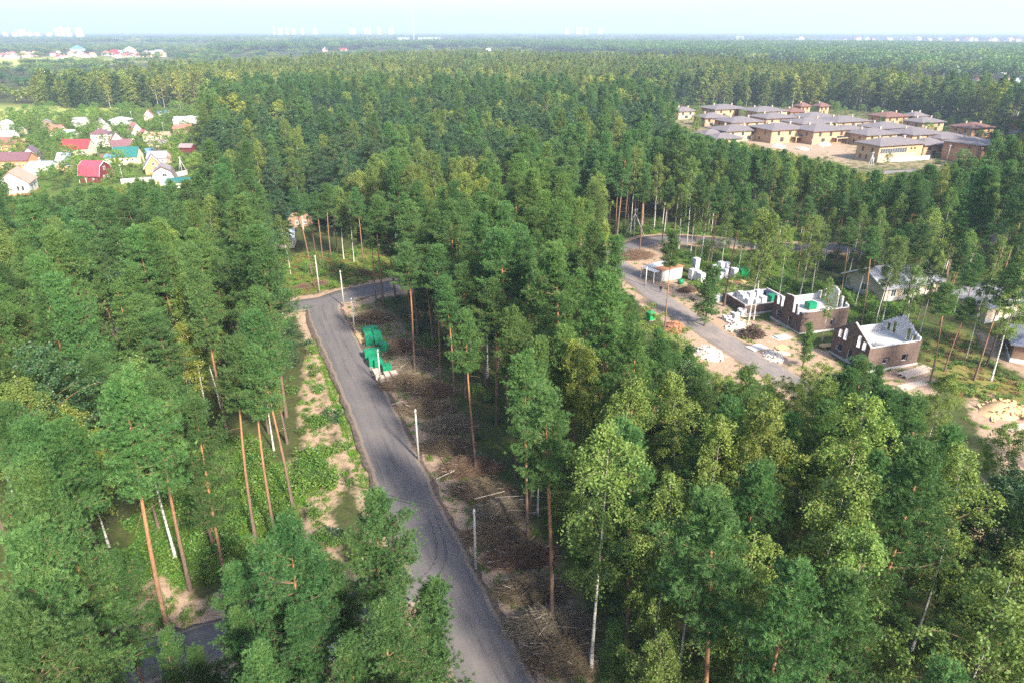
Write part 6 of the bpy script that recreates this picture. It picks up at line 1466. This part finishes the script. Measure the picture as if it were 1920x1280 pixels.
# boards, slabs and litter of the site
def boards(px, py, rz, n, L, mat, label, lay=2, seed=0):
    rng = random.Random(seed); e = empty('board_stack', (*G(px, py), 0), rz, label, 'boards')
    for k in range(lay):
        for i in range(n):
            MB().obox(((rng.uniform(-.2, .2)), (i - n/2) * .26, .08 + k * .09), L * rng.uniform(.85, 1.05), .22, .07, rng.uniform(-.03, .03)).obj('board', MATS[mat], e)
    return e
boards(1715, 697, .45, 7, 6.5, 'grey_board', "stack of long grey boards below the gabled shell", 3, 1); boards(1712, 722, .4, 6, 6.0, 'grey_board', "lower spread of weathered boards under the broad pine", 2, 2)
boards(1858, 775, 1.1, 2, 5.5, 'fresh_board', "two planks laid over the sand pit at the right", 1, 3); boards(1912, 800, .25, 5, 5, 'grey_board', "board stack at the right picture edge", 2, 4); boards(1464, 652, .5, 6, 2.2, 'fresh_board', "short board stack before the stepped shell", 2, 5)
boards(1400, 592, .2, 5, 4.5, 'grey_board', "grey boards scattered by the foundation corner", 1, 6); boards(1555, 648, .15, 5, 3.5, 'fresh_board', "fresh boards between the two brick shells", 3, 7); boards(1468, 662, -.2, 6, 2.4, 'stick_pale', "pale slatted pallet parts on the sand", 1, 8)
sl = empty('concrete_slab', (*G(1418, 652), 0), .5, "pale concrete slab bridging the roadside ditch", 'slab'); MB().obox((0, 0, .12), 3.4, 2.0, .16, 0, .03).obj('slab', MATS['pale_concrete'], sl)
sp_ = empty('entrance_step', (*G(1466, 634), 0), RZ, "grey concrete step before the stepped brick shell", 'step'); MB().box(-1.6, 1.6, -.9, .9, 0, .16).box(-1.2, 1.2, -.5, .9, .16, .32).obj('step', MATS['concrete'], sp_)
for i, (px, py, L, Wd, Hh, mat, lab) in enumerate([(1380, 612, 7, 3.5, .7, 'rubble', "low heap of sand and rubble by the road side of the foundation"), (1450, 668, 6, 4, .5, 'rubble', "trampled sand heap before the stepped shell"), (1880, 768, 8, 5, 1.2, 'fresh_board', "orange sand mound at the right edge"), (1265, 615, 6, 4, .9, 'rust_red', "orange brick rubble left of the dusty road"), (1330, 665, 6, 5, 1.4, 'rubble', "pale sand heap left of the lower dusty road"), (1650, 742, 5, 3, .8, 'root_brown', "dark soil heap by the boards")]):
    rubble('soil_heap', px, py, L, Wd, Hh, mat, lab, 80 + i, 'soil heap')
for i, (px, py, lab) in enumerate([(1219, 600, "green wrapped pallet half hidden by birches left of the dusty road"), (1572, 828, "small green bale seen through the thicket")]):
    bale('wrapped_bale', G(px, py), .5, 1.4, 1.4, 1.6, 'bright_green_film', lab, seed=i)
# white sacks dumped under the pines at the bottom
for i, (px, py, lab) in enumerate([(632, 1198, "upper white rubbish sack under the bottom pines"), (628, 1216, "middle white rubbish sack under the bottom pines"), (640, 1222, "right white rubbish sack under the bottom pines"), (622, 1232, "lowest white rubbish sack under the bottom pines")]):
    me = bale_mesh(7 + i, 1.0, .8, .6, .12); me.materials.append(MATS['film_white']); e = empty('rubbish_sack', (*G(px, py), 0), i, lab, 'sack'); link('sack', me, None, e)
# ------------------------------------------------------------------ the walker on the dusty road
def person(x, y, rz, label):
    bm_v = [(0,0,.98),(0,0,1.18),(0,.0,1.40),(0,0,1.52),(0,.01,1.64),(0,.01,1.72),  (.10,0,.92),(.11,.06,.50),(.11,-.04,.09),(.11,.09,.05),  (-.10,0,.92),(-.11,-.10,.50),(-.11,-.22,.10),(-.11,-.11,.05),
            (.19,0,1.40),(.25,-.06,1.14),(.25,.04,.90),(.25,.07,.82), (-.19,0,1.40),(-.25,.05,1.14),(-.25,.13,.90),(-.25,.17,.82)]
    ed = [(0,1),(1,2),(2,3),(3,4),(4,5),(0,6),(6,7),(7,8),(8,9),(0,10),(10,11),(11,12),(12,13),(2,14),(14,15),(15,16),(16,17),(2,18),(18,19),(19,20),(20,21)]
    rd = [.15,.14,.16,.055,.095,.08,.095,.065,.045,.045,.095,.065,.045,.045,.065,.05,.038,.03,.065,.05,.038,.03]
    me = bpy.data.meshes.new('body'); me.from_pydata(bm_v, ed, [])
    e = empty('person', (x, y, .08), rz, label, 'person'); o = link('body', me, MATS['cloth_dark'], e)
    md = o.modifiers.new('skin', 'SKIN'); md.use_smooth_shade = True
    for i, r in enumerate(rd): me.skin_vertices[0].data[i].radius = (r, r)
    me.skin_vertices[0].data[0].use_root = True
    o.modifiers.new('sub', 'SUBSURF').levels = 1
    f = MB(); f.tube([(0, .065, 1.56), (0, .095, 1.64), (0, .075, 1.72)], [.05, .062, .045], 8).obj('face', MATS['skin'], e, True)
    MB().tube([(0, -.03, 1.60), (0, -.02, 1.72), (0, 0, 1.765)], [.09, .10, .05], 8).obj('hair', MATS['cloth_dark'], e, True)
    return e
person(*G(1238, 550), 2.6, "walker in dark clothes on the dusty road by the site hut")
# ------------------------------------------------------------------ far villages, town blocks and masts on the plain
rf_ = random.Random(9)
FARW = ['wall_white', 'wall_cream', 'wall_beige', 'wall_pink', 'far_white']; FARR = ['roof_rust', 'roof_red', 'roof_greybrown', 'roof_plum', 'roof_white', 'roof_silver', 'roof_tile']
def far_house(px, py, w, label, group, roofm=None, wall=None, d=None, h=None):
    x, y = G(px, py); rm = roofm or rf_.choice(FARR); e_ = house(x, y, rf_.uniform(-.6, .6), w, d or w * .8, h or w * .42, rf_.choice(['gable', 'hip', 'gable']), w * .32, wall or rf_.choice(FARW), rm, label, axis=rf_.choice('xy'), group=group, name='far_house', wins=row('f', 3, w * .85, w * .12, w * .12, w * .16))
    if group: REG.append((e_, {'roof_rust': 'dull-red-roofed', 'roof_red': 'red-roofed', 'roof_greybrown': 'grey-roofed', 'roof_plum': 'plum-roofed', 'roof_white': 'white-roofed', 'roof_silver': 'silver-roofed', 'roof_tile': 'orange-roofed'}[rm] + ' house', label, px, y))
for i in range(44):
    px = rf_.uniform(2, 318); py = rf_.uniform(104, 111.5) + (3 if px < 40 else 0)
    far_house(px, py, rf_.uniform(9, 16), "village strip behind far-left field", "houses of the far-left village")
far_house(148, 101, 26, "blue-roofed hall in the far-left village", None, 'roof_blue', 'far_white'); far_house(218, 106, 18, "large red-roofed house in the far-left village", None, 'roof_red', 'wall_white'); far_house(245, 102, 22, "long pale roof behind the far-left village", None, 'roof_white', 'far_white')
for px, py, w in [(1770, 141, 10), (1801, 138, 10), (1840, 160, 13), (1872, 158, 15), (1880, 139, 14), (1900, 165, 12), (1915, 160, 12), (1862, 150, 9)]:
    far_house(px, py, w, "clearing before the far-right dark forest", "houses among trees at far right")
for i in range(40):
    px = rf_.uniform(1080, 1910); far_house(px, 71.2 + (px - 1080) * .0085 + rf_.uniform(-.8, .8), rf_.uniform(14, 30), "far right plain below horizon", "houses on the far right plain")
for i in range(26):
    px = rf_.uniform(560, 1080); far_house(px, rf_.uniform(67.5, 72), rf_.uniform(16, 36), "far plain under the mast", "houses on the far middle plain")
for i, (px, py, lab) in enumerate([(645, 98.5, "red roof just above the forest edge left of the mast"), (610, 97, "pale roof above the forest edge"), (915, 100, "white roof peeping over the forest edge")]): far_house(px, py, 14, lab, None, 'roof_red' if i == 0 else None)
def window_grid(name, wall):
    m, nt = new_mat(name); tc = nd(nt, "ShaderNodeTexCoord"); b = nd(nt, "ShaderNodeTexBrick"); b.offset = 0
    sp = nd(nt, "ShaderNodeSeparateXYZ"); nt.links.new(tc.outputs['Object'], sp.inputs[0]); ad = nd(nt, "ShaderNodeMath", operation='ADD'); nt.links.new(sp.outputs[0], ad.inputs[0]); nt.links.new(sp.outputs[1], ad.inputs[1])
    cb = nd(nt, "ShaderNodeCombineXYZ"); nt.links.new(ad.outputs[0], cb.inputs[0]); nt.links.new(sp.outputs[2], cb.inputs[1]); nt.links.new(cb.outputs[0], b.inputs[0])
    b.inputs['Scale'].default_value = 1; b.inputs['Brick Width'].default_value = 3.4; b.inputs['Row Height'].default_value = 3.0; b.inputs['Mortar Size'].default_value = .85
    b.inputs['Color1'].default_value = (.25, .28, .32, 1); b.inputs['Color2'].default_value = (.32, .34, .36, 1); b.inputs['Mortar'].default_value = (*wall, 1)
    finish(nt, b.outputs[0], .7, .3)
window_grid('block_white', (.40, .40, .40)); window_grid('block_pink', (.38, .345, .32))
def tower(px, pb, pt, wpx, label, D=4600, mat='block_white', steps=1, group=None):
    """apartment block with stair cores and roof housings"""
    x = (px - 960) / FPX * (D * CS + CAM_H * SN); sc_ = (D * CS) / FPX; w = wpx * sc_; h = CAM_H + (60 - pt) * D / FPX * 1.02
    e = empty('apartment_block', (x, D, 0), .12, label, 'apartment block', group); d = max(14, w * .5)
    MB().box(-w/2, w/2, -d/2, d/2, -1, h).obj('wall', MATS[mat], e); n = max(1, int(w / 24))
    if group: REG.append((e, 'pale apartment block', 'hazy middle horizon', px, D))
    for i in range(n):
        u = (i - (n-1)/2) * w / n
        MB().box(u - 3, u + 3, -d/2 - 1.2, -d/2 - .02, -1, h - 2).obj('stair_bay', MATS['far_pink'], e); MB().box(u - 4, u + 4, -4, 4, h + .02, h + 4).obj('roof_housing', MATS['far_grey'], e)
    MB().box(-w/2 - .5, w/2 + .5, -d/2 - .5, d/2 + .5, h, h + 1.2).obj('parapet', MATS['far_white'], e)
for i, (px, pt, wpx, mat, lab) in enumerate([(14, 61, 8, 'block_white', "low white block at the far left of the skyline"), (32, 61, 10, 'block_white', "second low white block of the left skyline"), (46, 57, 14, 'block_pink', "pale stepped block of the left skyline"), (60, 61, 10, 'block_white', "white slab left of the tall blocks"), (74, 62, 10, 'block_white', "short white slab beside the tall blocks"), (96, 62, 10, 'block_white', "small white block before the tall ones"),
   (112, 55, 9, 'block_pink', "tall pinkish tower left of the skyline pair"), (121, 53, 8, 'block_white', "tallest pale tower of the left skyline"), (132, 54.5, 12, 'block_pink', "broad pink-white tower on the left skyline"), (153, 54.5, 13, 'block_white', "isolated white tower right on the left skyline")]):
    tower(px, 70, pt, wpx, lab, 4600 + 60 * (i % 3), mat)
for i, (px, pt, wpx, mat) in enumerate([(515, 51, 4, 'block_white'), (527, 54, 9, 'block_white'), (540, 53.5, 7, 'block_pink'), (552, 54.5, 8, 'block_white'), (568, 54.5, 6, 'block_white'), (592, 54.5, 9, 'block_white'), (662, 53.8, 12, 'block_white'), (690, 53.6, 14, 'block_white'), (712, 54, 8, 'block_pink'), (734, 54, 10, 'block_white'), (1062, 54, 8, 'block_white'), (1085, 53.5, 12, 'block_white'), (1100, 54.2, 6, 'block_pink'), (1125, 54, 9, 'block_white')]):
    tower(px, 66, pt, wpx, "pale apartment block on the hazy middle horizon", 9000 + 150 * (i % 4), mat, group='apartment blocks on the middle horizon')
def warehouse(px, py, wpx, label, D):
    x = (px - 960) / FPX * (D * CS + CAM_H * SN); w = wpx * D * CS / FPX; e = empty('warehouse', (x, D, 0), 0, label, 'warehouse')
    MB().box(-w/2, w/2, -40, 40, -1, 15).obj('wall', MATS['far_white'], e); g_ = MB(); ext(g_, [(-42, 15.05), (0, 19), (42, 15.05)], w + 4, 'x'); g_.obj('roof', MATS['roof_white'], e)
    for i in range(max(2, int(w / 60))): MB().box(-w/2 + 20 + i * 60, -w/2 + 32 + i * 60, -40.4, -40.02, -1, 7).obj('gate', MATS['far_grey'], e)
for px, wpx, lab, D in [(350, 110, "very long white warehouse left of the middle skyline", 5200), (470, 90, "long white warehouse below the middle skyline", 5000), (622, 78, "white warehouse left of the mast", 4700), (757, 20, "white hall with peaked roof right before the mast", 4300), (805, 40, "white warehouse just right of the mast", 4300), (985, 90, "pale warehouse strip right of the mast", 5200), (250, 60, "pale warehouse above the far-left village", 3800)]:
    warehouse(px, 66, wpx, lab, D)
def mast(px, D, h, w, label):
    x = (px - 960) / FPX * (D * CS + CAM_H * SN); e = empty('radio_mast', (x, D, 0), 0, label, 'radio mast'); m = MB()
    for k in range(3): a = k * 2.094; m.tube([(w/2*math.cos(a), w/2*math.sin(a), -1), (w/2*math.cos(a), w/2*math.sin(a), h)], w * .26, 4)
    m.obj('legs', MATS['steel_grey'], e); m = MB(); n = int(h / (w * 1.6))
    for i in range(n):
        z0 = h * i / n; z1 = h * (i + 1) / n; a = (i % 3) * 2.094; b = ((i + 1) % 3) * 2.094
        m.tube([(w/2*math.cos(a), w/2*math.sin(a), z0), (w/2*math.cos(b), w/2*math.sin(b), z1)], w * .09, 3)
    m.obj('lattice', MATS['steel_grey'], e)["kind"] = 'stuff'
    if h < 100: return
    for z in (h * .62,): MB().box(-w*3, w*3, -.8, .8, z, z + 1.6).obj('crossbar', MATS['steel_grey'], e)
    for k in range(3):
        a = k * 2.094 + .5; MB().tube([(0, 0, h * .62), (h*.4*math.cos(a), h*.4*math.sin(a), 0)], .12, 3).obj('guy_wire', MATS['steel_grey'], e)
mast(776, 4000, 305, 4.8, "tall guyed radio mast rising above the horizon")
# ------------------------------------------------------------------ the air: one closed box of thin even haze
hz = MB().box(-26500, 26500, -2900, 26500, -1.6, 330).obj("haze", None)
m, nt = new_mat('haze_air')
pv = nd(nt, "ShaderNodeVolumePrincipled"); pv.inputs['Color'].default_value = (.62, .76, 1.0, 1)
pv.inputs['Density'].default_value = 0.00018; pv.inputs['Anisotropy'].default_value = .1
o_ = nd(nt, "ShaderNodeOutputMaterial"); nt.links.new(pv.outputs[0], o_.inputs['Volume'])
hz.data.materials.append(m)
tag(hz, "thin pale blue haze over the whole plain", "haze", None, 'stuff')
label_all()
